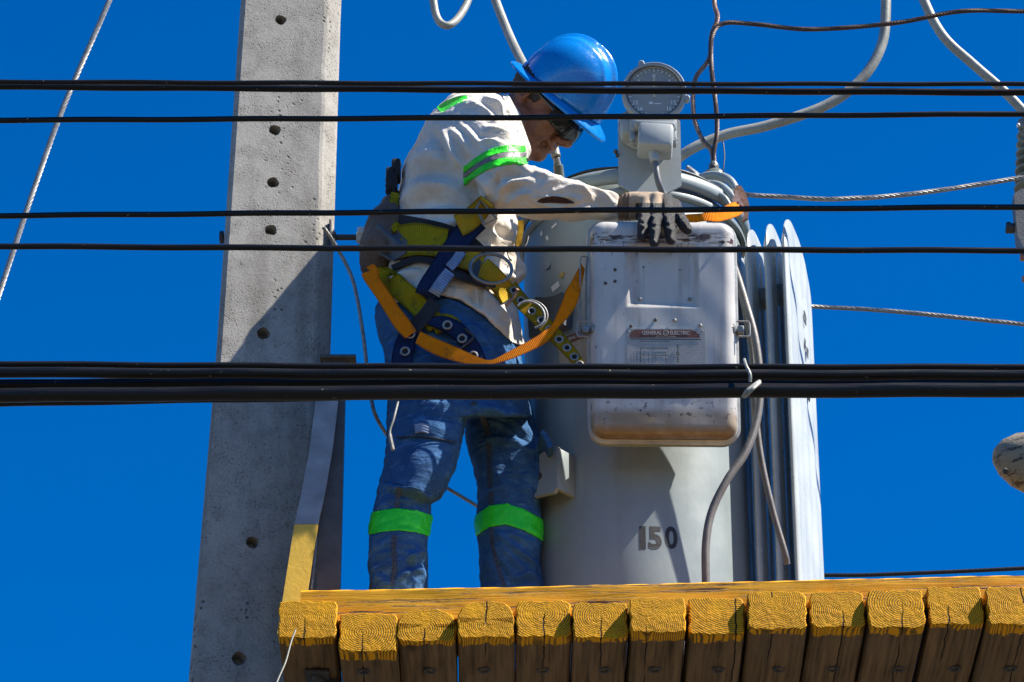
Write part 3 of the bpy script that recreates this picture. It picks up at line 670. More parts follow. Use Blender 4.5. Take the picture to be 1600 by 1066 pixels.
# second nameplate on the tank left of the cabinet
M_BRPL = plain('brown_nameplate', (.15, .055, .03), .5, 0, .2, 50); M_PLTAN = plain('tan_nameplate', (.36, .30, .22), .5, 0, .15, 40); M_LETTER = plain('silver_lettering', (.50, .47, .42), .5, 0, .05)
p, n = onT(902, 552, .004); q = tframe(p, n).to_3x3(); q = q @ Matrix.Rotation(math.radians(5), 3, 'Z')
pw, ph = .10, .12
MB().poly([(-pw/2, -ph/2), (pw/2, -ph/2), (pw/2, ph/2), (-pw/2, ph/2)], q, p, .0012).build('tank_nameplate', M_PLTAN, tr, False)
MB().poly([(-pw/2+.004, ph/2-.026), (pw/2, ph/2-.026), (pw/2, ph/2-.003), (-pw/2+.008, ph/2-.003)], q, p+n*.0013, .0006).build('nameplate_header', M_BRPL, tr, False)
M4 = Matrix.Translation(rootof(tr).inverted() @ (p+n*.0022+q @ Vector((.004, ph/2-.014, 0)))) @ q.to_4x4(); text('nameplate_lettering', 'GENERAL ELECTRIC', .012, M_LETTER, tr, M4, .0004, .0003, sx=.8)

# radiators
FN = math.radians(16)
def fin(px, ytop, Y0, w, label=None, x2=None):
    A = at(px, 420, Y0); ax = Vector((math.sin(FN), math.cos(FN), 0)); nn = Vector((math.cos(FN), -math.sin(FN), 0))
    zt = at(px, ytop, Y0).z+.050; zb = ZT+.06; hh = zt-zb
    NS, NTt = 26, 40; V = []; F = []
    # outline param: s across depth, t height; rounded top and bottom corners
    for side in (1, -1):
        for j in range(NTt+1):
            tt = j/NTt; tz = tt
            for i in range(NS+1):
                s = i/NS; u = s*2-1
                rt = .5*w; zz = tz*hh
                cap = math.sqrt(max(0, 1-abs(u)**2.4)); rd = .125; sm = min(s*w, w-s*w); dr_ = rd-math.sqrt(max(0, rd*rd-(rd-min(sm, rd))**2)); ztop_ = hh-dr_; zbot = dr_*.7; z = zbot+(ztop_-zbot)*tt
                ed = min(1-abs(u), (1-tt)*2.2, tt*3); e = min(1, max(0, ed/.10)); th = .0016+.0065*math.sin(e*math.pi/2)
                # pressed vertical flutes
                th += .0022*math.cos(u*math.pi*4)*min(1, max(0, ed/.2)); 
                Pp = A.copy(); Pp.z = zb+z; Pp = Pp+ax*(s*w)+nn*(side*th); V.append(Pp)
    m = NS+1; off = m*(NTt+1)
    for sd in (0, 1):
        for j in range(NTt):
            for i in range(NS):
                f = (sd*off+j*m+i, sd*off+j*m+i+1, sd*off+(j+1)*m+i+1, sd*off+(j+1)*m+i); F.append(f if sd == 0 else f[::-1])
    rim = [j*m for j in range(NTt+1)]+[NTt*m+i for i in range(1, NS+1)]+[j*m+NS for j in range(NTt-1, -1, -1)]+[i for i in range(NS-1, 0, -1)]
    for k in range(len(rim)): a_, b_ = rim[k], rim[(k+1) % len(rim)]; F.append((a_, b_, b_+off, a_+off))
    o = mk('radiator_fin', V, F, M_FIN, tr, True, False, math.radians(70))
    bm = bmesh.new(); bm.from_mesh(o.data); bmesh.ops.recalc_face_normals(bm, faces=bm.faces); bm.to_mesh(o.data); bm.free()
    if label: o['label'] = label
    return o, A, ax, nn, zb, hh
fin(1140, 366, 7.95, .27); fin(1168, 357, 7.91, .28); fin(1198, 348, 7.88, .285)
fo, fA, fax, fnn, fzb, fhh = fin(1226, 341, 7.85, .30, 'outermost radiator fin with worn black stencilled characters')
# headers joining the fins to the tank
for zf in (.18, .86):
    zc = fzb+fhh*zf; c0 = at(1228, 420, 7.85)+fax*.15; c0.z = zc; c1 = Vector((TX+R0*.9, TY+.02, zc)); MB().cyl(c1, c0, .028, n=20).build('header_pipe', M_TANK, tr)
for (ch, py, s_) in (('S', 493, .048), ('H', 541, .045), ('I', 575, .04), ('0', 612, .05)):
    d = fax*(.175); base = fA+d+fnn*.0115; zc = at(1254, py, 8.0).z; p = Vector((base.x, base.y, zc))
    q = Matrix((fax, Vector((0, 0, 1)), fnn)).transposed() @ Matrix.Rotation(math.radians(-18), 3, 'Z')
    text('stencil_mark', ch, s_, M_STENCIL, tr, Matrix.Translation(rootof(tr).inverted() @ p) @ q.to_4x4(), .0006, .002, sx=1.5)
# dark underside behind the cabinet
# gauge plate and dial
YG = 7.735
def poly3(px_pts, Y, d): 
    P = [at(x, y, Y) for x, y in px_pts]; n = len(P); V = P+[p+Vector((0, d, 0)) for p in P]
    F = [tuple(range(n-1, -1, -1)), tuple(range(n, 2*n))]+[(i, (i+1) % n, (i+1) % n+n, i+n) for i in range(n)]; mb = MB(); mb.v = [tuple(v) for v in V]; mb.f = F; return mb
gp = thing('level_gauge', 'round grey dial gauge on a pointed steel plate standing above the tank rim', 'gauge', at(1015, 303, YG))
poly3([(966, 182), (971, 178), (1058, 184), (1063, 190), (1065, 290), (1018, 314), (1010, 314), (966, 288)], YG, .006).build('back_plate', M_PLATE, gp, True, .5)
for (x, y) in ((964, 243),): MB().cyl(at(962, 243, YG), at(967, 243, YG), .006, n=8).ball(at(962, 237, YG), .006, 8, 6).build('wing_nut', M_GASK, gp)
GC = at(1022, 146, YG-.075); gq = (Matrix.Rotation(math.radians(90), 3, 'X') @ Matrix.Identity(3)); gq = Matrix.Rotation(math.radians(10), 3, 'X') @ gq   # z axis of gq points to -Y, tipped down
def G(x, y, z): return GC+gq @ Vector((x, y, z))
RG = 52*mpp(YG)
MB().lathe([(0, -.066), (RG*.75, -.066), (RG*.86, -.05), (RG*.9, -.012), (RG, -.010), (RG*1.0, .010), (RG*.97, .014), (RG*.88, .014), (RG*.86, .010), (RG*.86, .0), (0, 0)], GC, gq, 64).build('housing', M_GAUGE, gp)
MB().torus(G(0, 0, .0125), RG*.865, .0022, gq, 64, 8).build('gasket', M_GASK, gp)
MB().lathe([(0, .0015), (RG*.85, .0015)], GC, gq, 48).build('dial', M_DIAL, gp)
gl = MB().lathe([(0, .0105), (RG*.86, .0105), (RG*.86, .0085), (0, .0085)], GC, gq, 48).build('glass', M_GLASS, gp)
Mi = rootof(gp).inverted()
def gtext(bod, x, y, s): text('dial_numeral', bod, s, M_WHITE, gp, Mi @ Matrix.Translation(G(x, y, .0022)) @ gq.to_4x4(), .0003, .0002)
gtext('0', 0, RG*.56, .0155)
for bod, a in (('4', 52), ('8', 90), ('12', 127), ('16', 157)):
    for sg in (1, -1): gtext(bod, sg*RG*.62*math.sin(math.radians(a*.8+8)), RG*.60*math.cos(math.radians(a*.97)), .0145)
for k in range(-17, 18):
    a = math.radians(k*10); r0 = RG*.72; r1 = RG*(.80 if k % 2 else .81); r0 = r0 if k % 2 == 0 else RG*.76
    P = [G(r*math.sin(a)+s*.0011*math.cos(a), r*math.cos(a)-s*.0011*math.sin(a), .0024) for r, s in ((r0, -1), (r1, -1), (r1, 1), (r0, 1))]
    mb = MB(); mb.v = [tuple(p) for p in P]; mb.f = [(0, 1, 2, 3)]; mb.build('dial_tick', M_WHITE, gp, False)
mb = MB(); P = [G(x, y, .0040) for x, y in ((-.0035, -.012), (.0035, -.012), (.003, RG*.42), (0, RG*.62), (-.003, RG*.42))]; mb.v = [tuple(p) for p in P]; mb.f = [(0, 1, 2, 3, 4)]; mb.build('needle', M_NEEDLE, gp, False)
text('dial_print', 'LIQUID LEVEL', .0055, M_WHITE, gp, Mi @ Matrix.Translation(G(.002, -RG*.33, .0022)) @ gq.to_4x4(), .0003) if False else MB().ball(G(-.008, -RG*.33, .0022), (.005, .0004, .004), 10, 6).box(G(.008, -RG*.36, .0022), (.018, .0003, .0022)).build('dial_emblem', M_WHITE, gp)
for a in (112, -12+0, 250): 
    a_ = math.radians(a); c = G(RG*1.03*math.cos(a_), RG*1.03*math.sin(a_), .004); MB().cyl(c-gq @ Vector((0, 0, .012)), c+gq @ Vector((0, 0, .010)), .0078, n=14, bev=.002).build('screw_ear', M_GAUGE, gp)
# terminal housing under the dial
Y1 = YG-.10
sh = MB().box(at(1020, 205, YG-.045), (.115, .085, .045), None, .008); sh.box(at(985, 200, YG-.03), (.05, .06, .07), None, .015); sh.build('dial_neck', M_GAUGE, gp)
MB().torus(at(1002, 200, YG-.01), (.052, .058), .006, Matrix.Rotation(math.radians(90), 3, 'X'), 30, 8).build('neck_flange', M_GAUGE, gp)
P = [(993, 199), (996, 195), (1050, 199), (1054, 203), (1052, 240), (1046, 244), (1002, 241), (997, 237)]
tb_ = MB(); c = at(1024, 221, Y1+.02); tb_.box(c, (.086, .075, .066), Matrix.Rotation(math.radians(4), 3, 'Y'), .010); tb_.build('terminal_cover', M_PLATE, gp)
MB().box(at(1023, 197, Y1+.005), (.098, .03, .014), Matrix.Rotation(math.radians(3), 3, 'Y'), .004).build('cover_lip', M_GAUGE, gp)
for (x, y) in ((988, 215), (1053, 217)):
    c = at(x, y, Y1+.03); MB().box(c, (.013, .02, .042), None, .003).cyl(c+Vector((0, -.014, -.012)), c+Vector((0, -.02, -.012)), .007, n=12, bev=.001).build('latch', M_GAUGE, gp)
MB().cyl(at(1021, 238, Y1+.02), at(1023, 253, Y1+.015), .013, .011, 16, .002).build('cable_gland', M_PLATE, gp)
MB().tube(pxpath([(1022, 246, Y1+.02), (1025, 262, Y1+.018), (1029, 285, Y1+.02), (1038, 306, Y1+.035), (1048, 322, 7.66), (1060, 345, 7.72)], 8), 5.3*mpp(7.6), 14).build('gauge_cable', plain('grey_cable', (.12, .125, .13), .4), gp)

# rim fittings upper right
bs = thing('bushing_terminal', 'rounded metal stud on the tank rim where the two copper wires meet', 'terminal', at(1115, 300, 7.95))
MB().lathe([(0, 0), (.032, 0), (.031, .012), (.022, .025), (.012, .032), (.013, .045), (.008, .054), (0, .056)], at(1116, 282, 7.95), None, 28).build('stud', M_PORC, bs)
MB().ball(at(1115, 262, 7.935), .010, 12, 8).build('clamp_nut', M_DSTEEL, bs)
hp = thing('coiled_lead', 'grey lead coiled in three arcs over the right shoulder of the tank rim', 'cable', at(1110, 310, 7.9))
for (pts, w) in (([(1085, 292, 7.93), (1096, 278, 7.92), (1120, 274, 7.9), (1142, 284, 7.88), (1156, 312, 7.87)], 14), ([(1080, 300, 7.91), (1100, 288, 7.90), (1125, 290, 7.87), (1143, 306, 7.85), (1150, 322, 7.85)], 12), ([(1085, 308, 7.88), (1110, 302, 7.86), (1130, 308, 7.84), (1142, 326, 7.84)], 10)):
    MB().tube(pxpath(pts, 8), w/2*mpp(7.9), 14).build('coil', M_TANK, hp)
MB().tube(pxpath([(1086, 272, 7.9), (1089, 280, 7.89), (1090, 292, 7.89)], 5), 4.6*mpp(7.9), 10).build('clip', M_PLATE, hp)
shk = thing('rusty_shackle', 'pinkish rusted steel eye plate holding the end of the orange strap', 'shackle', at(1156, 325, 7.78))
poly3([(1146, 298), (1151, 289), (1158, 290), (1166, 303), (1171, 322), (1169, 340), (1160, 345), (1163, 330), (1158, 312)], 7.80, .012).build('eye_plate', M_RUST, shk, True, .6)
poly3([(1150, 296), (1157, 312), (1163, 322), (1160, 330), (1148, 325), (1144, 312)], 7.78, .010).build('wedge_plate', plain('pink_primer', (.42, .27, .23), .7, .1, .3, 90), shk, True, .6)
MB().cyl(at(1153, 317, 7.775), at(1153, 317, 7.765), .003, n=8).cyl(at(1157, 322, 7.775), at(1157, 322, 7.765), .003, n=8).build('rivet', M_RUST, shk)
os_ = None

# right edge equipment
eq = thing('cropped_insulator', 'dark ribbed bushing on a grey metal case cut off by the right edge', 'bushing', at(1625, 390, 8.2))
c0 = at(1618, 300, 8.2); mpr = []
for k in range(7):
    z = k*.043; mpr += [(.022, z), (.048-.003*k, z+.012), (.050-.003*k, z+.02), (.024, z+.032)]
mpr += [(.02, .30), (.026, .31), (.026, .35), (0, .36)]
c_ = at(1614, 300, 8.2); MB().lathe([(0, 0)]+[(r*.98, z*.62) for r, z in mpr], c_, None, 32).build('porcelain', M_PORC, eq)
MB().ball(at(1591, 196, 8.17), .006, 10, 6).build('terminal_tip', plain('bright_tip', (.6, .6, .6), .3, .6), eq)
poly3([(1584, 303), (1596, 295), (1720, 290), (1720, 388), (1600, 388), (1590, 368)], 8.12, .05).build('case', plain('shaded_case_grey', (.12, .125, .12), .5), eq, True, .6)  # grey of the case darkened to put its shade into the colour
c = at(1580, 357, 8.16); MB().box(c, (.028, .03, .016), None, .003).torus(c+Vector((-.006, -.005, .009)), .006, .002, Matrix.Rotation(1.57, 3, 'X'), 14, 6).build('side_fitting', M_DSTEEL, eq)
for (x, y) in ((1597, 403), (1600, 436)): MB().cyl(at(x-3, y, 8.15), at(x+10, y, 8.15), .009, n=8, bev=.001).build('bolt', M_RUST, eq)
lamp = thing('street_lamp_head', 'weathered rounded casing poking in from the lower right edge', 'lamp head', at(1650, 740, 7.2))
t = NT('weathered_casing', .6); o = t.obj(); n = t.noise(t.obj((1, 1, 1), (0, .7, 0)), 30, 6, .7); n2 = t.noise(t.obj((25, 25, 90), (0, .75, 0)), .8, 5, .7)
c = t.mix(t.ramp(n, .35, .65), (.22, .20, .16), (.30, .24, .15)); c = t.mix(t.ramp(n2, .52, .6), c, (.035, .03, .025)); M_CAS = t.out(c, n, .004)
ll = MB(); prof = [(0, 0), (.018, .004), (.04, .02), (.06, .05), (.072, .09), (.078, .14), (.08, .25), (.07, .34), (0, .36)]
q = Vector((.95, .15, -.03)).to_track_quat('Z', 'Y').to_matrix(); ll.lathe(prof, at(1551, 712, 7.2), q, 36)
ll.v = [(v[0], v[1], v[2]-0.10*(v[0]-at(1551, 712, 7.2).x)+0.0) for v in ll.v]; ll.build('casing', M_CAS, lamp)
MB().cyl(at(1570, 735, 7.12), at(1571, 737, 7.11), .006, n=10).build('screw', M_DSTEEL, lamp)
# ------------------------------------------------------------------ cabinet
BY = 7.582; yaw = math.radians(0)
BC = at(1037, 509, BY); cb = thing('metal_cabinet', 'chipped pale grey metal cabinet hung on the front of the tank below the gloved hand', 'cabinet', BC)
cb.rotation_euler = (math.radians(8), 0, math.radians(1))
bw, bh = .340, .548
def rr(w, h, r, n=8):
    P = []
    for (cx, cz, a0) in ((w/2-r, h/2-r, 0), (-w/2+r, h/2-r, 90), (-w/2+r, -h/2+r, 180), (w/2-r, -h/2+r, 270)):
        for k in range(n+1): a = math.radians(a0+90*k/n); P.append((cx+r*math.cos(a), cz+r*math.sin(a)))
    return P
def loft_rr(rings):
    V = []; F = []
    for (w, h, r, y) in rings: V += [(x, y, z) for x, z in rr(w, h, r)]
    m = 36
    for j in range(len(rings)-1):
        for k in range(m): F.append((j*m+k, j*m+(k+1) % m, (j+1)*m+(k+1) % m, (j+1)*m+k))
    return V, F, m
# lid: height field on a rounded rectangle
def lid():
    nx, nz = 104, 176; V = []; F = []; r = .034; Rb = .027
    for j in range(nz+1):
        for i in range(nx+1):
            x = (i/nx-.5)*bw; z = (j/nz-.5)*bh
            qx, qz = abs(x)-(bw/2-r), abs(z)-(bh/2-r); 
            if qx > 0 and qz > 0:
                d = math.hypot(qx, qz)
                if d > r: qx *= r/d; qz *= r/d; x = math.copysign(bw/2-r+qx, x); z = math.copysign(bh/2-r+qz, z)
                e = r-math.hypot(qx, qz)
            else: e = r-max(qx, qz)
            e = max(0, e); y = 0.0
            if e < Rb: y = Rb-math.sqrt(max(0, Rb*Rb-(Rb-e)**2))
            # embossed pocket
            ax_ = max(abs(x+.002)-.078, abs(z-.127)-.074)
            y += .007*(1-min(1, max(0, (ax_+.006)/.012)))
            y += .0010*math.sin(x*21+1)*math.cos(z*11)+.0006*math.sin(x*60)*math.sin(z*47+2)
            V.append((x, y, z))
    m = nx+1
    for j in range(nz):
        for i in range(nx): F.append((j*m+i, j*m+i+1, (j+1)*m+i+1, (j+1)*m+i))
    return mk('lid', V, F, M_BOX, cb, True, True)
lid()
V, F, m = loft_rr([(bw, bh, .034, .031), (bw+.004, bh+.004, .036, .034), (bw+.014, bh+.014, .04, .036), (bw+.017, bh+.017, .041, .040), (bw+.014, bh+.014, .04, .046), (bw, bh, .036, .047)]); mk('lid_flange', V, F, plain('flange_paint', (.36, .37, .36), .35, 0, .3, 20), cb, True, True, .6)
V, F, m = loft_rr([(bw-.004, bh-.004, .034, .0465), (bw-.004, bh-.004, .034, .056)]); mk('gasket', V, F, M_GASK, cb, True, True, .6)
V, F, m = loft_rr([(bw, bh, .034, .0565), (bw+.012, bh+.012, .04, .058), (bw+.012, bh+.012, .04, .062), (bw-.03, bh-.10, .034, .066), (bw-.03, bh-.16, .034, .15), (bw-.05, bh-.2, .02, .16)]); F.append(tuple(5*m+k for k in range(m))); mk('cabinet_body', V, F, M_TANK, cb, True, True, .6)
for zz_ in (.1, -.12): MB().box((-.03, .22, zz_), (.06, .12, .04), None, .004).build('bracket', M_TANK, cb, local=True)
def CB(px, py, off=0.0):
    "cabinet-face point in the cabinet's own frame"
    a = (px-800)/FOC; b = (533-py)/FOC; d = Vector((a, cp-b*sp, sp+b*cp)); Mi_ = rootof(cb).inverted(); o_ = Mi_ @ Vector(CAM); d = Mi_.to_3x3() @ d
    t_ = (off-o_.y)/d.y; p = o_+d*t_; return p
QF = Matrix(((1, 0, 0), (0, 0, -1), (0, 1, 0)))    # local: x right, z up, normal -y
def flat(name, pts, off, th, mat, sm=False):
    P = [(p.x, p.z) for p in pts]; mb = MB(); mb.poly(P, QF, (0, off, 0), th); return mb.build(name, mat, cb, sm, local=True)
p0 = CB(979, 514); p1 = CB(1103, 600); cx = (p0.x+p1.x)/2; pw = p1.x-p0.x; ptop = p0.z; pbt = p1.z
t = NT('silver_nameplate', .42); o = t.obj(); fine = t.noise(t.obj((260, 1, 420)), 1.0, 3, .7); n = t.noise(o, 22, 5)
rows_ = t.math('ABSOLUTE', t.math('SUBTRACT', t.math('FRACT', t.math('MULTIPLY', t.sep(o)[2], 155)), .5))
c = t.mix(t.ramp(n, .3, .7), (.33, .33, .31), (.41, .41, .385)); c = t.mix(t.math('MULTIPLY', t.math('MULTIPLY', t.ramp(fine, .50, .60), t.ramp(rows_, .25, .35, 1, 0)), .55), c, (.10, .10, .10)); M_NP = t.out(c, fine, .0003)
flat('nameplate', [Vector((cx+x, 0, (ptop+pbt)/2+z)) for x, z in rr(pw, ptop-pbt, .006, 4)], -.0005, .0022, M_NP)
flat('nameplate_header', [CB(x, y) for x, y in ((983, 528.5), (1094, 528.5), (1092, 523), (1085, 518), (1078, 516), (992, 516), (986, 519))], -.0028, .0005, M_BRPL)
def ct(name, s, px, py, size, bold=0, sx=1, mat=M_LETTER):
    p = CB(px, py); text(name, s, size, mat, cb, Matrix.Translation((p.x, -.0036, p.z)) @ QF.to_4x4(), .0003, bold, sx=sx)
ct('header_lettering', 'GENERAL', 1018.5, 521.3, .0135, .0002, .80); ct('header_lettering', 'ELECTRIC', 1062, 521.3, .0135, .0002, .80); ct('header_small_print', 'HIGH VOLTAGE TRANSFORMER', 1040, 526.8, .0042, 0, .8)
p = CB(1040, 521.3); MB().torus((p.x, -.0036, p.z), .0060, .0007, Matrix.Rotation(1.5708, 3, 'X'), 24, 6).build('monogram_ring', M_LETTER, cb, local=True); ct('monogram', 'GE', 1040, 521.4, .0072, .0001, .8)
for k, y in enumerate((541, 544.5, 548, 560, 563, 566)): 
    p = CB(1059, y); MB().lathe([(0, .001), (.0017, .001), (.0017, 0)], (p.x, -.0032, p.z), QF, 10).build('punch_dot', M_STENCIL, cb, local=True)
p = CB(1059, 553.5); MB().torus((p.x, -.0036, p.z), (.0022, .0048), .0007, Matrix.Rotation(1.5708, 3, 'X'), 20, 6).build('punch_zero', M_STENCIL, cb, local=True)
# printed diagram lines
dl = MB()
def ln(x0, y0, x1, y1):
    a_, b_ = CB(x0, y0), CB(x1, y1); dl.box(((a_.x+b_.x)/2, -.0031, (a_.z+b_.z)/2), (abs(a_.x-b_.x)+.0004, .0002, abs(a_.z-b_.z)+.0004))
for x in (986, 990, 995, 1000, 1006, 1013, 1020): ln(x, 552+(x % 3), x, 567)
for y in (534, 545, 556): ln(1000, y, 1045, y)
ln(1024, 552, 1040, 552); ln(1024, 552, 1024, 566); ln(1040, 552, 1040, 566); ln(1001, 545, 1001, 566); ln(985, 531, 1096, 531)
dl.build('nameplate_diagram', M_STENCIL, cb, False, local=True)
def screw(px, py, r=.005, mat=M_STEEL):
    p = CB(px, py); yy = -.0005+(.007 if abs(p.x+.002) < .078 and abs(p.z-.127) < .074 else 0)
    MB().lathe([(0, .0035), (r*.6, .0035), (r, .0015), (r, -.001)], (p.x, yy, p.z), QF, 14).build('screw', mat, cb, local=True)
for (x, y) in ((982, 519), (1097, 518)): screw(x, y, .0032)
for (x, y) in ((1000, 466), (1078, 466), (1094, 509), (1054, 501)): screw(x, y, .0045)
for (x, y) in ((986, 510), (1024, 500), (961, 422), (961, 440), (946, 443), (1130, 378)): screw(x, y, .0040, M_GASK)
# latches
for sx_, px in ((-1, 925), (1, 1158)):
    p = CB(px, 518, .03); x = sx_*(bw/2+.004)
    lt = MB().box((x-sx_*.010, .018, p.z), (.012, .022, .022), None, .004).box((x+sx_*.008, .03, p.z+.001), (.016, .03, .018), None, .003).build('latch', M_STEEL, cb, local=True)
    zz = p.z; X0 = x-sx_*.002; X1 = x+sx_*.026
    MB().tube([(X0, .012, zz+.018), (X1, .012, zz+.018), (X1+sx_*.003, .014, zz+.012), (X1+sx_*.003, .014, zz-.014), (X1, .012, zz-.02), (X0+sx_*.004, .012, zz-.02)], .0024, 8).build('bail', M_STEEL, lt, local=True)
    MB().cyl((x-sx_*.03, .006, zz+.004), (x-sx_*.008, .012, zz+.002), .006, .005, 12, .002).build('hook', M_STEEL, lt, local=True)
# wire hanger left of the cabinet
MB().tube([(-bw/2-.02, .035, .19), (-bw/2-.024, .035, .18), (-bw/2-.024, .035, -.02)], .0022, 8).tube([(-bw/2-.02, .035, .19), (-bw/2-.006, .035, .188), (-bw/2-.010, .035, .17), (-bw/2-.012, .04, 0)], .002, 8).build('hanger_wire', M_STEEL, cb, local=True)
# hoses beside the cabinet
def hose(pts, w, label): return setp(MB().tube(pxpath(pts, 10), w/2*mpp(7.7), 16).build('grey_hose', M_HOSE), label, 'cable', 'grey hoses beside the cabinet')
hose([(1140, 400, 7.78), (1152, 432, 7.72), (1166, 478, 7.70), (1180, 530, 7.69), (1187, 590, 7.69), (1184, 650, 7.69), (1166, 705, 7.68), (1135, 752, 7.67), (1112, 800, 7.67), (1103, 850, 7.67), (1103, 915, 7.68), (1104, 980, 7.70)], 12.5, 'grey hose that loops out beside the cabinet and bends down to the beam')
hose([(1144, 408, 7.82), (1156, 450, 7.76), (1167, 500, 7.73), (1176, 560, 7.73), (1180, 640, 7.74), (1190, 720, 7.75), (1208, 800, 7.76), (1226, 862, 7.77), (1230, 882, 7.78)], 10, 'thinner grey hose ending free between the radiator fins')
# ================================================================== WORKER
def surface_nets(f, lo, hi, h, chunk=40):
    lo = np.array(lo, float); n = np.ceil((np.array(hi)-lo)/h).astype(int)+1
    ax = [lo[i]+h*np.arange(n[i]) for i in range(3)]
    G_ = np.empty(n, np.float32)
    for s in range(0, n[0], chunk):
        X, Y, Z = np.meshgrid(ax[0][s:s+chunk], ax[1], ax[2], indexing='ij'); G_[s:s+chunk] = f(X, Y, Z)
    sg = G_ < 0; c = sg[:-1, :-1, :-1].astype(np.int8)
    cnt = np.zeros(n-1, np.int8)
    for a in (0, 1):
        for b in (0, 1):
            for d in (0, 1): cnt += sg[a:n[0]-1+a, b:n[1]-1+b, d:n[2]-1+d]
    act = (cnt > 0) & (cnt < 8); I = np.argwhere(act); idx = -np.ones(n-1, np.int64); idx[act] = np.arange(len(I))
    acc = np.zeros((len(I), 3)); w = np.zeros(len(I))
    cor = [(a, b, d) for a in (0, 1) for b in (0, 1) for d in (0, 1)]
    for p in cor:
        for q in cor:
            if sum(q)-sum(p) == 1 and all(q[k] >= p[k] for k in range(3)):
                A = G_[I[:, 0]+p[0], I[:, 1]+p[1], I[:, 2]+p[2]]; B = G_[I[:, 0]+q[0], I[:, 1]+q[1], I[:, 2]+q[2]]
                m = (A < 0) != (B < 0); t = np.where(m, A/(A-B+1e-20), 0)[:, None]
                acc += np.where(m[:, None], np.array(p)+t*(np.array(q)-np.array(p)), 0); w += m
    V = lo+h*(I+acc/w[:, None])
    F = []
    for a in range(3):
        b, c_ = (a+1) % 3, (a+2) % 3
        sl0 = [slice(None)]*3; sl1 = [slice(None)]*3; sl0[a] = slice(0, -1); sl1[a] = slice(1, None)
        s0 = sg[tuple(sl0)]; s1 = sg[tuple(sl1)]; E = np.argwhere(s0 != s1)
        E = E[(E[:, b] > 0) & (E[:, c_] > 0) & (E[:, b] < n[b]-1) & (E[:, c_] < n[c_]-1)]
        fl = s0[E[:, 0], E[:, 1], E[:, 2]]; q = []
        for db, dc in ((1, 1), (0, 1), (0, 0), (1, 0)):
            K = E.copy(); K[:, b] -= db; K[:, c_] -= dc; q.append(idx[K[:, 0], K[:, 1], K[:, 2]])
        q = np.stack(q, 1); q[~fl] = q[~fl][:, ::-1]; F.append(q)
    return V, np.concatenate(F)
def vnorm(V, F):
    N = np.cross(V[F[:, 2]]-V[F[:, 0]], V[F[:, 3]]-V[F[:, 1]]); out = np.zeros_like(V)
    for k in range(4): np.add.at(out, F[:, k], N)
    return out/(np.linalg.norm(out, axis=1, keepdims=True)+1e-12)
def relax(V, F, it=2, lam=.5):
    for _ in range(it):
        s = np.zeros_like(V); c = np.zeros(len(V))
        for k in range(4):
            a, b = F[:, k], F[:, (k+1) % 4]; np.add.at(s, a, V[b]); np.add.at(c, a, 1)
        V = V+lam*(s/c[:, None]-V)
    return V
def smin(a, b, k):
    h = np.clip(.5+.5*(b-a)/k, 0, 1); return b*(1-h)+a*h-k*h*(1-h)
def capsule(P, a, b, ra, rb, ky=1.0):
    X, Y, Z = P; a = np.array(a); b = np.array(b); d = b-a; L = (d*d).sum()
    t = np.clip(((X-a[0])*d[0]+(Y-a[1])*d[1]+(Z-a[2])*d[2])/L, 0, 1)
    return np.sqrt((X-a[0]-t*d[0])**2+((Y-a[1]-t*d[1])*ky)**2+(Z-a[2]-t*d[2])**2)-(ra+(rb-ra)*t)
def chain(P, pts, rad, ky=1.0, k=.02):
    r = None
    for i in range(len(pts)-1):
        c = capsule(P, pts[i], pts[i+1], rad[i], rad[i+1], ky); r = c if r is None else smin(r, c, k)
    return r
def ell(P, c, r, B=None):
    X, Y, Z = P; q = [X-c[0], Y-c[1], Z-c[2]]
    if B is not None: q = [q[0]*B[k][0]+q[1]*B[k][1]+q[2]*B[k][2] for k in range(3)]
    k0 = np.sqrt((q[0]/r[0])**2+(q[1]/r[1])**2+(q[2]/r[2])**2); k1 = np.sqrt((q[0]/r[0]**2)**2+(q[1]/r[1]**2)**2+(q[2]/r[2]**2)**2)
    return k0*(k0-1)/(k1+1e-9)
def slab(P, rows, pw=2.2):
    "volume whose outline follows traced rows: (py, xl, xr, Yc, half depth)"
    X, Y, Z = P; z = Y*cp+(Z-CAM[2])*sp; v = -Y*sp+(Z-CAM[2])*cp; px = 800+FOC*X/z; py = 533-FOC*v/z
    R = np.array(rows, float); f = lambda k: np.interp(py, R[:, 0], R[:, k])
    xl, xr, Yc, hd = f(1), f(2), f(3), f(4); m = (Y/cp)/FOC
    cx = (xl+xr)/2; hw = (xr-xl)/2
    q = (np.abs((px-cx)/hw)**pw+np.abs((Y-Yc)/hd)**pw)**(1/pw); d = (q-1)*np.minimum(hw*m, hd)
    dy = np.maximum(R[0, 0]-py, py-R[-1, 0])*m/.866
    return np.maximum(d, dy), px, py
def crease(V, N, items):
    px, py = proj(V); face = np.clip((-(N[:, 1])+.15)/.5, 0, 1); out = np.zeros(len(V))
    for pts, amp, wd in items:
        best = np.full(len(V), 1e9); bt_ = np.zeros(len(V)); sd = np.zeros(len(V)); P = [np.array(p, float) for p in spline(pts, 5)]; n = len(P)-1
        for i in range(n):
            a, b = P[i], P[i+1]; d = b-a; L = (d*d).sum()+1e-9
            t = np.clip(((px-a[0])*d[0]+(py-a[1])*d[1])/L, 0, 1); ds = np.hypot(px-a[0]-t*d[0], py-a[1]-t*d[1])
            cr = (px-a[0])*d[1]-(py-a[1])*d[0]; m = ds < best; best[m] = ds[m]; bt_[m] = (i+t[m])/n; sd[m] = np.sign(cr[m])
        tap = np.sin(np.clip(bt_, 0, 1)*math.pi)**.6
        g = 1.25*np.exp(-(best/(wd*.85))**1.5)-.6*np.exp(-((best-wd*1.5)/(wd*.8))**2)*(sd > 0)
        out += amp*g*tap*face
    return out
YW = 7.80
foot = at(720, 1040, 7.8); foot.z = ZT
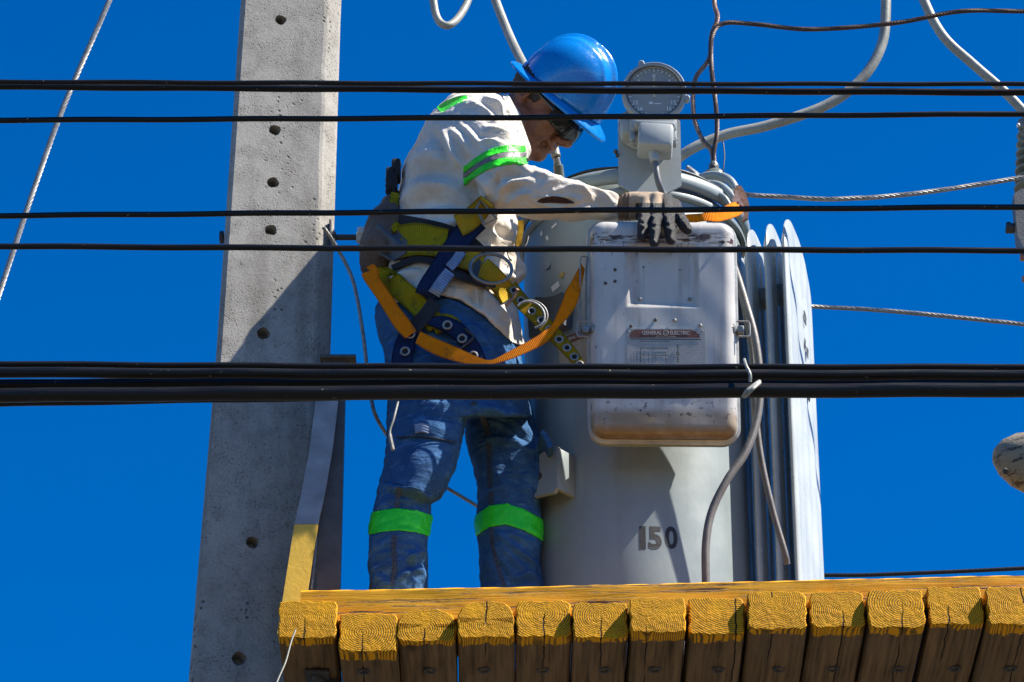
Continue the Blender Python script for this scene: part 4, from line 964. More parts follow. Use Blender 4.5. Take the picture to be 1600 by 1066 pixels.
wk = thing('person', 'worker in cream shirt, jeans, blue hard hat and climbing harness leaning over the cabinet', 'person', foot)
# ------------------------------------------------ shirt
hem = [(560, 470), (600, 486), (640, 462), (684, 459), (720, 468), (760, 495), (801, 537), (830, 545)]
Yb = 7.80
torso = [(140, 722, 768, Yb, .06), (150, 704, 790, Yb, .12), (163, 689, 802, Yb, .16), (180, 671, 812, Yb, .185), (203, 657, 812, Yb, .20), (234, 641, 810, Yb, .20), (262, 631, 808, Yb, .195),
 (295, 623, 806, Yb, .185), (325, 620, 803, Yb, .18), (350, 618, 808, Yb, .178), (372, 614, 806, Yb, .178), (395, 608, 812, Yb, .18), (415, 604, 819, Yb, .182), (430, 601, 823, Yb, .185), (441, 599, 812, Yb, .185), (452, 597, 800, Yb, .187), (470, 594, 806, Yb, .187), (500, 588, 814, Yb, .187), (545, 590, 820, Yb, .187)]
Ysh = 7.655
armR = [at(752, 205, Ysh+.03), at(768, 240, Ysh-.01), at(790, 288, Ysh-.07), at(840, 303, Ysh-.09), at(895, 312, Ysh-.085), at(945, 321, Ysh-.065), at(968, 327, Ysh-.055)]
radR = [.080, .072, .062, .056, .043, .029, .027]
armL = [at(752, 215, 7.95), at(775, 262, 8.03), at(800, 300, 8.06), at(850, 322, 8.03), at(890, 322, 7.98)]
radL = [.07, .066, .056, .042, .030]
def f_shirt(X, Y, Z):
    P = (X, Y, Z); d, px, py = slab(P, torso)
    hy = np.interp(px, [h[0] for h in hem], [h[1] for h in hem])
    a = chain(P, armR, radR, 1.0, .03); a = np.maximum(a, (px-966)*.0015)
    d = smin(d, a, .022); d = smin(d, chain(P, armL, radL, 1, .03), .03)
    d = smin(d, capsule(P, at(775, 185, 7.66), at(800, 190, 7.93), .045, .045), .03)
    hip = np.maximum(d, (py-hy)*mpp(Yb)*.7)
    return hip
def bounds(px0, px1, py0, py1, y0, y1):
    c = [at(x, y, Y) for x in (px0, px1) for y in (py0, py1) for Y in (y0, y1)]
    return (min(p.x for p in c), y0, min(p.z for p in c)), (max(p.x for p in c), y1, max(p.z for p in c))
lo, hi = bounds(570, 985, 115, 560, 7.45, 8.16)
V, F = surface_nets(f_shirt, lo, hi, .0040); V = relax(V, F, 3); N = vnorm(V, F)
cre = [([(690, 185), (720, 165), (745, 160)], .006, 7), ([(735, 160), (760, 175), (782, 198)], .010, 6), ([(755, 152), (778, 165), (790, 192)], .010, 5), ([(775, 158), (792, 172), (800, 195)], .007, 5),
 ([(700, 200), (725, 222), (735, 245)], .010, 8), ([(715, 190), (740, 215), (752, 236)], .008, 6), ([(755, 200), (780, 205), (800, 214)], .009, 6), ([(745, 222), (772, 222), (800, 234)], .008, 5),
 ([(672, 200), (690, 230), (700, 258), (722, 280)], -.012, 9), ([(692, 205), (702, 235), (718, 262)], .010, 8), ([(728, 285), (745, 300), (752, 322)], -.016, 10),
 ([(640, 262), (665, 240), (688, 232)], .007, 14), ([(632, 320), (655, 292), (690, 290), (720, 300)], .014, 13), ([(640, 335), (668, 312), (700, 318)], -.010, 10), ([(660, 340), (690, 330), (730, 338)], .012, 8),
 ([(650, 270), (680, 262), (705, 275)], -.009, 12), ([(735, 330), (700, 352), (660, 345)], .009, 8),
 ([(783, 262), (805, 258), (830, 268)], .010, 7), ([(770, 290), (785, 275), (812, 270)], -.010, 7), ([(778, 300), (800, 286), (838, 284)], .011, 7), ([(790, 318), (812, 306), (835, 300)], .008, 8), ([(762, 262), (772, 285), (768, 315)], -.014, 8),
 ([(835, 268), (858, 278), (880, 276)], .009, 6), ([(845, 292), (870, 284), (905, 288)], .007, 6), ([(862, 300), (900, 292), (930, 306)], .007, 5), ([(900, 285), (915, 300), (935, 312)], .007, 5), ([(918, 292), (925, 305), (940, 318)], -.006, 5), ([(925, 295), (945, 305), (958, 318)], .006, 4), ([(880, 330), (915, 326), (950, 332)], .005, 5), ([(800, 325), (840, 336), (880, 336)], -.007, 8),
 ([(752, 420), (780, 395), (800, 372)], .012, 8), ([(760, 362), (790, 385), (806, 410)], .012, 8), ([(740, 385), (768, 392), (795, 415)], .011, 7), ([(775, 350), (795, 372), (808, 395)], -.010, 6), ([(785, 425), (805, 435), (818, 425)], .008, 5), ([(800, 390), (812, 405), (810, 430)], -.008, 5),
 ([(700, 440), (740, 450), (775, 478), (795, 510)], .006, 8), ([(733, 445), (738, 465), (745, 480)], -.010, 4), ([(748, 450), (750, 468), (753, 484)], -.009, 4), ([(775, 480), (790, 500), (800, 525)], .007, 5), ([(600, 455), (630, 432), (660, 425)], .012, 9), ([(590, 470), (605, 450), (625, 445)], -.010, 7)]
d = crease(V, N, cre)
d += .0040*vnoise(V*np.array([1, 1, .8]), 14, 3)+.0026*np.abs(vnoise(V@np.array([[.8, 0, .6], [0, 1, 0], [-.6, 0, .8]])*np.array([.45, 1, 1.5]), 30, 5))+.0016*vnoise(V, 75, 9)
V = V+N*d[:, None]; V = relax(V, F, 1, .4)
# torn hole in the forearm
px, py = proj(V[F].mean(1)); FN_ = np.cross(V[F[:, 2]]-V[F[:, 0]], V[F[:, 3]]-V[F[:, 1]])
def tear(x, y): return ((x-868)/(29))**2+((y-313.5-2*np.sin((x-838)/18))/6.5)**2
vx, vy = proj(V); tv = tear(vx, vy); fr = N[:, 1] < .1
V = V-N*((np.clip(1.15-tv, 0, 1)*.003)*fr)[:, None]+N*((np.exp(-((tv-1.5)/.45)**2)*.0045)*fr)[:, None]
mi = ((tear(px, py) < 1.0) & (FN_[:, 1] < 0)).astype(int)
M_TEAR = plain('dark_undersleeve', (.05, .018, .014), .9, 0, .4, 60)
SH_V, SH_F = V, F
shirt = mk('shirt', V, F, M_SHIRT, wk)
# ------------------------------------------------ trousers
hips = [(415, 622, 790, Yb, .155), (450, 606, 800, Yb, .165), (480, 588, 805, Yb, .168), (495, 587, 806, Yb, .17), (520, 591, 808, Yb, .17), (545, 599, 811, Yb, .168), (565, 603, 815, Yb, .165), (600, 605, 822, Yb, .16), (640, 606, 830, Yb, .155), (650, 607, 832, Yb, .15)]
Yn, Yf = 7.715, 7.885
legN = [(540, 600, 715, Yn+.02, .10), (600, 605, 733, Yn, .098), (631, 607, 733, Yn, .096), (650, 606, 730, Yn, .094), (692, 604, 722, Yn, .092), (724, 602, 712, Yn-.01, .09), (733, 600, 709, Yn-.01, .09), (753, 594, 700, Yn-.01, .088), (768, 590, 694, Yn-.01, .087), (781, 587, 683, Yn-.005, .083), (788, 585, 672, Yn, .079), (807, 581, 673, Yn, .077), (845, 576, 668, Yn, .074), (877, 574, 668, Yn, .072), (918, 577, 668, Yn, .070), (960, 582, 668, Yn, .068), (1005, 586, 668, Yn, .067)]
legF = [(540, 700, 812, Yf-.02, .10), (600, 715, 824, Yf, .098), (628, 723, 828, Yf, .098), (650, 729, 834, Yf, .096), (676, 727, 841, Yf, .094), (692, 728, 848, Yf, .092), (705, 731, 856, Yf, .091), (733, 741, 858, Yf, .09), (749, 744, 856, Yf, .088), (768, 747, 850, Yf, .086), (788, 746, 844, Yf, .083), (820, 744, 846, Yf, .08), (851, 747, 845, Yf, .077), (886, 750, 843, Yf, .075), (914, 753, 850, Yf, .075), (960, 756, 850, Yf, .072), (1050, 764, 850, Yf, .07)]
def f_tr(X, Y, Z):
    P = (X, Y, Z); h_, px, py = slab(P, hips, 2.3); a, _, _ = slab(P, legN, 2.1); b, _, _ = slab(P, legF, 2.1)
    legs = smin(a, b, .006); return smin(h_, legs, .012)
lo, hi = bounds(560, 880, 400, 1065, 7.55, 8.02)
V, F = surface_nets(f_tr, lo, hi, .0040); V = relax(V, F, 3); N = vnorm(V, F)
cre = [([(612, 700), (650, 712), (690, 706), (714, 700)], .004, 8), ([(606, 720), (640, 732), (680, 728)], .006, 6), ([(600, 742), (640, 752), (672, 742), (700, 738)], .006, 6), ([(594, 756), (622, 762), (655, 768), (683, 781)], .011, 6), ([(600, 770), (630, 775), (660, 786)], -.010, 6), ([(628, 768), (650, 765), (672, 780)], .006, 6),
 ([(585, 800), (600, 785), (615, 782)], .005, 7), ([(640, 850), (655, 862), (664, 880)], .010, 6), ([(625, 880), (645, 868), (662, 862)], .009, 6), ([(618, 905), (640, 895), (660, 892)], .010, 6), ([(628, 868), (640, 880), (648, 905)], -.009, 6), ([(580, 880), (595, 905), (612, 915)], .006, 8), ([(655, 885), (660, 900), (652, 915)], .007, 5),
 ([(742, 640), (770, 640), (800, 660), (830, 692)], .013, 9), ([(755, 655), (785, 672), (815, 700), (838, 705)], .012, 8), ([(752, 690), (775, 685), (805, 698)], .009, 7), ([(750, 665), (775, 668), (802, 690)], -.009, 6), ([(790, 632), (815, 655), (832, 690)], .010, 7), ([(765, 710), (780, 745), (800, 780)], .008, 12), ([(820, 720), (808, 755), (820, 785)], -.008, 9),
 ([(775, 830), (795, 850), (822, 872), (842, 892)], .013, 6), ([(778, 850), (800, 872), (835, 905)], .009, 6), ([(800, 908), (825, 898), (848, 912)], .011, 5), ([(770, 870), (785, 890), (800, 912)], -.009, 6), ([(790, 835), (815, 842), (838, 850)], .007, 5),
 ([(720, 505), (745, 520), (765, 548), (775, 575)], .012, 9), ([(690, 465), (715, 480), (735, 490)], .012, 8), ([(735, 540), (755, 560), (770, 590)], .009, 7), ([(780, 510), (795, 535), (805, 560)], .010, 7), ([(700, 590), (725, 610), (735, 650)], -.010, 8), ([(620, 640), (660, 632), (715, 640)], .006, 9), ([(735, 600), (770, 605), (815, 625)], .008, 8)]
d = .72*crease(V, N, cre)+.0030*vnoise(V, 14, 21)+.0034*np.abs(vnoise(V*np.array([1, 1, 2.2]), 18, 23))+.0018*vnoise(V*np.array([1, 1, 1.6]), 55, 24)
V = V+N*d[:, None]; V = relax(V, F, 1, .4); TR_V, TR_F = V, F
trs = mk('trousers', V, F, M_DENIM, wk)
# ------------------------------------------------ drape tools
BV = BVHTree.FromPolygons([Vector(v) for v in np.concatenate([SH_V, TR_V])], np.concatenate([SH_F, TR_F+len(SH_V)]).tolist())
BT = BVHTree.FromPolygons([Vector(v) for v in TR_V], TR_F.tolist())
CV = Vector(CAM)
def ray(x, y, bv=None): 
    d = (at(x, y, 7.8)-CV).normalized(); return (bv or BV).ray_cast(CV, d)
def strip(name, L, mat, parent=wk, th=.0032, uvs=None, sm=True):
    "L: rows of points across; makes a solid strap"
    n = len(L); m = len(L[0]); A = np.array([[tuple(p) for p in r] for r in L]); N = np.zeros_like(A)
    du = np.gradient(A, axis=0); dv = np.gradient(A, axis=1); N = np.cross(du, dv); N /= (np.linalg.norm(N, axis=2, keepdims=True)+1e-12)
    if (N[..., 1].mean() > 0): N = -N
    B = A-N*th; s = np.concatenate([[0], np.cumsum(np.linalg.norm(np.diff(A[:, m//2], axis=0), axis=1))])
    V = np.concatenate([A.reshape(-1, 3), B.reshape(-1, 3)]); o = n*m; F = []
    uv = np.zeros((2*n*m, 2)); 
    for i in range(n):
        for j in range(m): uv[i*m+j] = uv[o+i*m+j] = (2*j/(m-1)-1, s[i])
    for i in range(n-1):
        for j in range(m-1):
            a, b, c, d_ = i*m+j, i*m+j+1, (i+1)*m+j+1, (i+1)*m+j; F += [(a, b, c, d_), (a+o, d_+o, c+o, b+o)]
        F += [(i*m, (i+1)*m, (i+1)*m+o, i*m+o), (i*m+m-1, i*m+m-1+o, (i+1)*m+m-1+o, (i+1)*m+m-1)]
    for j in range(m-1): F += [(j, j+o, j+1+o, j+1), ((n-1)*m+j, (n-1)*m+j+1, (n-1)*m+j+1+o, (n-1)*m+j+o)]
    ob = mk(name, V, F, mat, parent, sm, False, math.radians(50), uv)
    bm = bmesh.new(); bm.from_mesh(ob.data); bmesh.ops.recalc_face_normals(bm, faces=bm.faces); bm.to_mesh(ob.data); bm.free(); return ob
def drape(name, pts, mat, off=.006, th=.0035, k=6, m=5, parent=wk, smooth=3, bv=None, wrap=(0, 0), Ymax=7.86):
    "pts: (x, y, width px); a strap that lies on the clothes"
    C = spline(pts, k); n = len(C); L = []; Yr = []
    for i in range(n):
        t = C[min(i+1, n-1)][:2]-C[max(i-1, 0)][:2]; t = t/np.linalg.norm(t); nn = np.array([-t[1], t[0]]); row = []
        for j in range(m):
            q = C[i][:2]+nn*(j/(m-1)-.5)*C[i][2]; h = ray(q[0], q[1], bv); row.append((q[0], q[1], h[0].y if h[0] is not None else None))
        ok = [r[2] for r in row if r[2] is not None]; fb = (max(ok)+.01 if ok else Ymax); row = [(a, b, min(Ymax, c if c is not None else fb)) for a, b, c in row]; L.append(row)
    Yv = np.array([[r[2] for r in row] for row in L])
    Yv = np.minimum(Yv, Yv.mean(1, keepdims=True)+.012)
    for _ in range(smooth):
        Z = Yv.copy(); Z[1:-1] = (Yv[:-2]+2*Yv[1:-1]+Yv[2:])/4; Yv = np.minimum(Z, Yv+.002)
    for _ in range(2):
        Z = Yv.copy(); Z[:, 1:-1] = (Yv[:, :-2]+2*Yv[:, 1:-1]+Yv[:, 2:])/4; Yv = Z
    rows = [[at(L[i][j][0], L[i][j][1], Yv[i, j]-off) for j in range(m)] for i in range(n)]
    return strip(name, rows, mat, parent, th)
def free(name, L, mat, parent=wk, th=.003, m=4, k=6):
    "L: (xa, ya, Ya, xb, yb, Yb) both edges"
    C = spline(L, k); rows = []
    for c in C: rows.append([at(*(c[:3]+(c[3:]-c[:3])*j/(m-1))) for j in range(m)])
    return strip(name, rows, mat, parent, th)
def eyelet(x, y, parent, r=6.5, off=.004, nrm=(0, -1, .1), Yv=None, mat=None):
    if Yv is None: h = ray(x, y); Yv = (h[0].y if h[0] is not None else 7.7)
    c = at(x, y, Yv-off); q = Vector(nrm).to_track_quat('Z', 'Y').to_matrix(); R = r*mpp(7.7)
    o = MB().torus(c, R, R*.30, q, 22, 8).build('eyelet', M_STEEL, parent)
    MB().lathe([(0, .0012), (R*.9, .0012), (R*.9, -.001)], c-q @ Vector((0, 0, .001)), q, 16).build('eyelet_hole', plain_hole, o if False else parent)
plain_hole = plain('hole_dark', (.01, .01, .012), .9)
# reflective bands: cut from the cloth itself, so they wrap right round the limb
def cut_band(name, V, F, sfun, lo_, hi_, sel, mat, nrm2, off=.0028):
    N = vnorm(V, F); px, py = proj(V); sv = sfun(px, py); ok = sel(V, px, py) & (sv > lo_-2.2) & (sv < hi_+2.2)
    Fk = F[ok[F].all(1)]; used = np.unique(Fk); mp_ = -np.ones(len(V), int); mp_[used] = np.arange(len(used)); W_ = V[used].copy(); s_ = sv[used]
    mv = np.clip(s_, lo_, hi_)-s_; m_ = mpp(7.75); W_ += np.outer(mv*m_, np.array([nrm2[0], 0, -nrm2[1]/.866])); W_ += N[used]*off
    o = mk(name, W_, mp_[Fk], mat, wk); md = o.modifiers.new('t', 'SOLIDIFY'); md.thickness = .0018; return o
cut_band('reflective_band', TR_V, TR_F, lambda x, y: y-np.interp(x, [575, 600, 622, 650, 675], [802, 797, 795, 798, 806]), 0, 34, lambda V, x, y: (V[:, 1] < 7.80) & (x < 700), M_GREEN, (0, 1))
cut_band('reflective_band', TR_V, TR_F, lambda x, y: y-np.interp(x, [744, 765, 790, 818, 846], [806, 791, 787, 796, 812]), 0, 33, lambda V, x, y: (x > 725), M_GREEN, (0, 1))
def s_arm(x, y):
    t_ = np.clip((x-729)/85, 0, 1); return (x-729)*.33+(y-265)*.944+14*4*t_*(1-t_)*.75
def arm_sel(V, x, y):
    a_ = np.array(armR[0]); b_ = np.array(armR[2]); d_ = b_-a_; t_ = np.clip((V-a_) @ d_/(d_ @ d_), 0, 1); return (np.linalg.norm(V-a_-t_[:, None]*d_, axis=1) < .105) & (V[:, 1] < 7.74) & (x > 722)
cut_band('reflective_band', SH_V, SH_F, s_arm, -6, 3.4, arm_sel, M_GREEN, (.33, .944)); cut_band('grey_band', SH_V, SH_F, s_arm, 4, 11.5, arm_sel, M_GREYR, (.33, .944)); cut_band('reflective_band', SH_V, SH_F, s_arm, 12, 22, arm_sel, M_GREEN, (.33, .944))
drape('reflective_band', [(686, 172, 12), (700, 163, 12), (716, 156, 11), (730, 153, 8)], M_GREEN, .003, .002)
drape('sleeve_tear', [(840, 315, 1.5), (848, 314, 7), (860, 312, 10), (876, 313, 9.5), (888, 315, 6), (897, 317, 1.5)], M_TEAR, .002, .0012, m=5, smooth=6)
# seams and pockets
drape('side_seam', [(738, 628, 9), (757, 660, 9), (764, 700, 8), (765, 745, 8), (767, 788, 8)], M_SEAM, .0015, .002, m=3)
drape('side_seam', [(767, 826, 6), (770, 855, 6), (778, 885, 6), (788, 915, 6)], M_SEAM, .0015, .002, m=3)
drape('side_seam', [(624, 762, 9), (621, 780, 8), (619, 800, 8)], M_SEAM, .0015, .002, m=3)
drape('side_seam', [(616, 836, 8), (615, 860, 8), (616, 890, 7), (612, 915, 7)], M_SEAM, .0015, .002, m=3)
M_DENIM2 = M_DENIM
def panel(name, quad, off, th, mat=M_DENIM, nx=14, ny=8, parent=wk, bulge=.0):
    (a, b, c, d) = [np.array(p, float) for p in quad]; rows = []
    for i in range(ny+1):
        t_ = i/ny; row = []
        for j in range(nx+1):
            s = j/nx; p = (a*(1-s)+b*s)*(1-t_)+(d*(1-s)+c*s)*t_; p[1] += 3*math.sin(s*math.pi)*(-1); h = ray(p[0], p[1], BT); Y = h[0].y if h[0] is not None else 7.72
            row.append([p[0], p[1], Y-off-bulge*math.sin(s*math.pi)*math.sin(t_*math.pi)])
        rows.append(row)
    A = np.array(rows)
    for _ in range(5):
        B = A[..., 2].copy(); B[1:-1] = (A[:-2, :, 2]+A[2:, :, 2]+2*A[1:-1, :, 2])/4; A[..., 2] = B; B = A[..., 2].copy(); B[:, 1:-1] = (A[:, :-2, 2]+A[:, 2:, 2]+2*A[:, 1:-1, 2])/4; A[..., 2] = B
    return strip(name, [[at(*p) for p in r] for r in A], mat, parent, th)
panel('cargo_pocket', [(616, 668), (716, 672), (686, 776), (600, 752)], .006, .008, bulge=.010, nx=18, ny=14)
fl_ = panel('pocket_flap', [(617, 655), (717, 664), (716, 690), (622, 682)], .016, .006, bulge=.004)
drape('pocket_stitching', [(619, 683, 2.2), (660, 681, 2.2), (715, 691, 2.2)], M_SEAM, .020, .002, m=2, bv=BT) 
panel('pocket_patch', [(647, 664), (671, 665), (670, 678), (648, 677)], .022, .004, M_LBLUE, 6, 4)
panel('cargo_pocket', [(843, 676), (857, 700), (855, 752), (838, 772)], .012, .012, nx=8, ny=10)
# ------------------------------------------------ boots
for (x, Yc, nm) in ((632, Yn, 0), (808, Yf, 1)):
    c = at(x, 900, Yc); z0 = ZT
    def fb(X, Y, Z, c=c): 
        P = (X, Y, Z); r = capsule(P, (c.x-.03, c.y, z0+.16), (c.x-.035, c.y, z0+.05), .052, .05); r = smin(r, capsule(P, (c.x-.03, c.y, z0+.05), (c.x+.13, c.y, z0+.04), .048, .042), .02)
        return np.maximum(r, (z0+.003)-Z)
    V, F = surface_nets(fb, (c.x-.12, c.y-.09, z0-.01), (c.x+.22, c.y+.09, z0+.26), .006); mk('boot', relax(V, F, 2), F, M_BOOT, wk)
# ------------------------------------------------ head
ANG = math.radians(43); ROLL = math.radians(20); YAW = math.radians(6)
def frame(ang, roll, yaw=0):
    Fw = Vector((math.cos(ang), 0, -math.sin(ang))); U = Vector((math.sin(ang), 0, math.cos(ang))); L = Vector((0, -1, 0))
    U2 = U*math.cos(roll)+L*math.sin(roll); L2 = L*math.cos(roll)-U*math.sin(roll); U, L = U2, L2
    F2 = Fw*math.cos(yaw)+L*math.sin(yaw); L = L*math.cos(yaw)-Fw*math.sin(yaw); return F2, U, L
HF, HU, HL = frame(ANG, ROLL, YAW); HO = at(843, 168, 7.80)
def Hp(f, u, l): return HO+HF*f+HU*u+HL*l
BB = [tuple(HF), tuple(HU), tuple(HL)]
def E(P, f, u, l, rf, ru, rl): return ell(P, Hp(f, u, l), (rf, ru, rl), BB)
def f_head(X, Y, Z):
    P = (X, Y, Z); d = E(P, .0, .045, 0, .097, .088, .076)
    d = smin(d, E(P, .045, -.020, 0, .048, .085, .058), .02)
    for s in (1, -1): 
        d = smin(d, capsule(P, Hp(-.010, -.045, .052*s), Hp(.070, -.094, .020*s), .020, .017), .02)
        d = smin(d, E(P, .062, -.018, .044*s, .024, .020, .020), .015)
        d = smin(d, capsule(P, Hp(.092, .022, .008*s), Hp(.080, .022, .042*s), .011, .010), .010)
        d = np.maximum(d, -(ell(P, Hp(.098, .000, .031*s), (.016, .012, .017), BB)-.0)*1.0) if False else smin(d, d, .001)
        d = smin(d, ell(P, Hp(.106, -.036, .013*s), (.011, .009, .009), BB), .006)
        # ear
        e = E(P, -.022, .006, .078*s, .019, .033, .010); e = np.maximum(e, -E(P, -.018, .006, .088*s, .011, .021, .009)); d = smin(d, e, .006)
        d = smin(d, capsule(P, Hp(.085, -.030, .030*s), Hp(.078, -.070, .036*s), .006, .004), .012)
    d = smin(d, capsule(P, Hp(.092, .012, 0), Hp(.124, -.030, 0), .010, .0125), .010)
    for s in (1, -1): d = np.maximum(d, -ell(P, Hp(.112, -.044, .0065*s), (.006, .006, .004), BB))
    d = smin(d, E(P, .082, -.093, 0, .020, .019, .022), .015)
    d = smin(d, E(P, .094, -.055, 0, .012, .012, .026), .010)
    d = smin(d, E(P, .099, -.0615, 0, .008, .0055, .022), .004); d = smin(d, E(P, .096, -.0725, 0, .0085, .006, .020), .004)
    d = np.maximum(d, -E(P, .108, -.0665, 0, .011, .0016, .024))
    nb = at(792, 205, 7.80); d = smin(d, capsule(P, Hp(-.02, -.045, 0), nb, .062, .066), .03)
    # chest under the shirt
    d = smin(d, capsule(P, nb, at(740, 300, 7.80), .07, .10), .03)
    return d
c = HO; V, F = surface_nets(f_head, (c.x-.24, c.y-.14, c.z-.34), (c.x+.14, c.y+.14, c.z+.15), .0028); V = relax(V, F, 1, .5); N = vnorm(V, F)
V = V+N*(.0012*vnoise(V, 60, 31)+.0007*vnoise(V, 160, 33))[:, None]
# smile line and cheek creases
loc = (V-np.array(HO)) @ np.array([tuple(HF), tuple(HU), tuple(HL)]).T
for (pts, amp, w_) in (([(.088, -.028), (.082, -.045), (.080, -.062), (.084, -.078)], -.0022, .004), ([(.052, -.030), (.048, -.050), (.052, -.070)], -.0016, .005), ([(.020, -.060), (.045, -.085)], -.0015, .006)):
    best = np.full(len(V), 9.); P = [np.array(p) for p in spline(pts, 5)]
    for a_, b_ in zip(P[:-1], P[1:]):
        dd = b_-a_; t_ = np.clip(((loc[:, :2]-a_) @ dd)/(dd @ dd), 0, 1); best = np.minimum(best, np.linalg.norm(loc[:, :2]-a_-t_[:, None]*dd, axis=1))
    V = V+N*(amp*np.exp(-(best/w_)**2))[:, None]
body = mk('body', V, F, M_SKIN, wk)
for s in (1, -1): 
    MB().ball(Hp(.086, .004, .031*s), .012, 14, 10).build('eye', plain('eye_white', (.6, .58, .54), .2), wk)
# hair at the nape and sideburn
def f_hair(X, Y, Z):
    P = (X, Y, Z); d = E(P, -.004, .044, 0, .1015, .091, .0795); d = np.maximum(d, -(E(P, .09, -.03, 0, .09, .12, .12)))
    q = (X-HO.x)*HU.x+(Y-HO.y)*HU.y+(Z-HO.z)*HU.z; return np.maximum(d, -.012-q)
V, F = surface_nets(f_hair, (c.x-.16, c.y-.13, c.z-.13), (c.x+.18, c.y+.13, c.z+.18), .004); N = vnorm(V, F); V = V+N*(.0022*vnoise(V, 150, 3))[:, None]; mk('hair', V, F, M_HAIR, wk)
# sunglasses
def lens_shell():
    V = []; F = []; nx, ny = 44, 8
    for j in range(ny+1):
        for i in range(nx+1):
            a = (i/nx-.5)*2.35; ff = .022+.100*math.cos(a*.93); ll = .082*math.sin(a)
            h = .0245*(1-.30*abs(a/1.2)**2.5)-.007*math.exp(-(a/.14)**2); u = .003+(-1+2*j/ny)*h+(-.004*(a/1.2)**2*0)
            if j < ny/2: u -= .003*math.sin(min(1, abs(a)/1.1)*math.pi)
            ff += -.006*((j/ny-.5)*2)**2*.6+(.004 if j > ny/2 else 0)*0; V.append(Hp(ff+.006, u-.004, ll))
    m = nx+1
    for j in range(ny):
        for i in range(nx): F.append((j*m+i, j*m+i+1, (j+1)*m+i+1, (j+1)*m+i))
    return V, F
V, F = lens_shell(); o = mk('sunglasses', V, F, M_LENS, wk); md = o.modifiers.new('s', 'SOLIDIFY'); md.thickness = .003
fr_ = MB(); m = 45; fr_.tube([V[8*m+i] for i in range(m)], .0028, 8)
fr_.tube([Hp(.078, .010, .078), Hp(.04, .016, .084), Hp(-.01, .022, .087), Hp(-.03, .012, .086)], [.006, .005, .0035, .003], 8, ry=.5)
fr_.tube([Hp(.078, .010, -.078), Hp(.04, .016, -.084), Hp(-.01, .022, -.087), Hp(-.03, .012, -.086)], [.006, .005, .0035, .003], 8, ry=.5)
o2 = fr_.build('glasses_frame', M_GLASSF, o, fix=False); 
# ------------------------------------------------ hard hat
KF, KU, KL = frame(math.radians(45), math.radians(32), 0); KO = at(878, 151, 7.80)
def Kp(f, u, l): return KO+KF*f+KU*u+KL*l
hat = thing('hard_hat', None, None, KO); hat.parent = wk; hat.location = KO-wk.location
for k_ in ('label', 'category'):
    if k_ in hat: del hat[k_]
V = []; F = []; nr, na = 26, 96
for j in range(nr+1):
    p = math.pi/2*j/nr*.9999
    for i in range(na):
        a = 2*math.pi*i/na; rf = .123*math.cos(p)**.86; rl = .106*math.cos(p)**.86; u = .148*math.sin(p)**.95
        f_ = rf*math.cos(a); l_ = rl*math.sin(a); b_ = 0
        # three ridges along the crown
        ff = math.exp(-(l_/.011)**2)*.0085*min(1, max(0, (u-.03)/.05)); ss = (math.exp(-((abs(l_)-.040)/.006)**2))*.0025*min(1, max(0, (u-.06)/.04)); b_ = ff+ss
        k = 1+b_/.11; V.append(Kp(f_*k-.003, u*k+.004, l_*k))
for j in range(nr):
    for i in range(na): F.append((j*na+i, j*na+(i+1) % na, (j+1)*na+(i+1) % na, (j+1)*na+i))
o = mk('shell', V, F, M_HELM, hat); md = o.modifiers.new('s', 'SOLIDIFY'); md.thickness = .003; md.offset = 1
V = []; F = []; prof = [(0, .004), (.2, .002), (.5, -.001), (.85, -.005), (1.0, -.0085), (.99, -.0125), (.8, -.009), (.5, -.005), (.2, -.003), (0, -.002)]
for i in range(na):
    a = 2*math.pi*i/na; fo = .150+.012*max(0, math.cos(a))**2+.006*max(0, -math.cos(a)); lo_ = .128
    for (s, u) in prof:
        rf = .119+(fo-.119)*s; rl = .102+(lo_-.102)*s; dr = -.012*s*max(0, math.cos(a))**2
        V.append(Kp(rf*math.cos(a)-.003, u+dr, rl*math.sin(a)))
m = len(prof)
for i in range(na):
    for k in range(m): F.append((i*m+k, ((i+1) % na)*m+k, ((i+1) % na)*m+(k+1) % m, i*m+(k+1) % m))
mk('brim', V, F, M_HELM, hat, True, False, math.radians(60))
for (a, w_) in ((75, .020), (150, .018), (30, .014)):
    for sg in (1, -1):
        a_ = math.radians(a*sg); c = Kp(.117*math.cos(a_)-.003, .010, .101*math.sin(a_)); q = Matrix((KF*(-math.sin(a_))+KL*math.cos(a_), KF*math.cos(a_)+KL*math.sin(a_), KU)).transposed()
        MB().box(c, (w_*1.6, .016, .018), q, .004).build('slot_boss', M_HELM, hat)
V = []
rb = MB(); rb.tube([Kp(.100*math.cos(2*math.pi*i/40), -.002+.0, .088*math.sin(2*math.pi*i/40)) for i in range(41)], .010, 8, ry=.25); rb.build('suspension', M_PAD, hat)
# ------------------------------------------------ collar
free('collar', [(790, 156, 7.69, 797, 152, 7.70), (800, 176, 7.675, 811, 180, 7.68), (808, 200, 7.665, 823, 212, 7.69), (813, 220, 7.665, 830, 234, 7.70), (818, 238, 7.67, 825, 248, 7.71)], M_SHIRT, th=.004)
free('collar', [(790, 158, 7.69, 795, 150, 7.70), (786, 150, 7.72, 790, 146, 7.76), (790, 148, 7.80, 788, 142, 7.82)], M_SHIRT, th=.004)
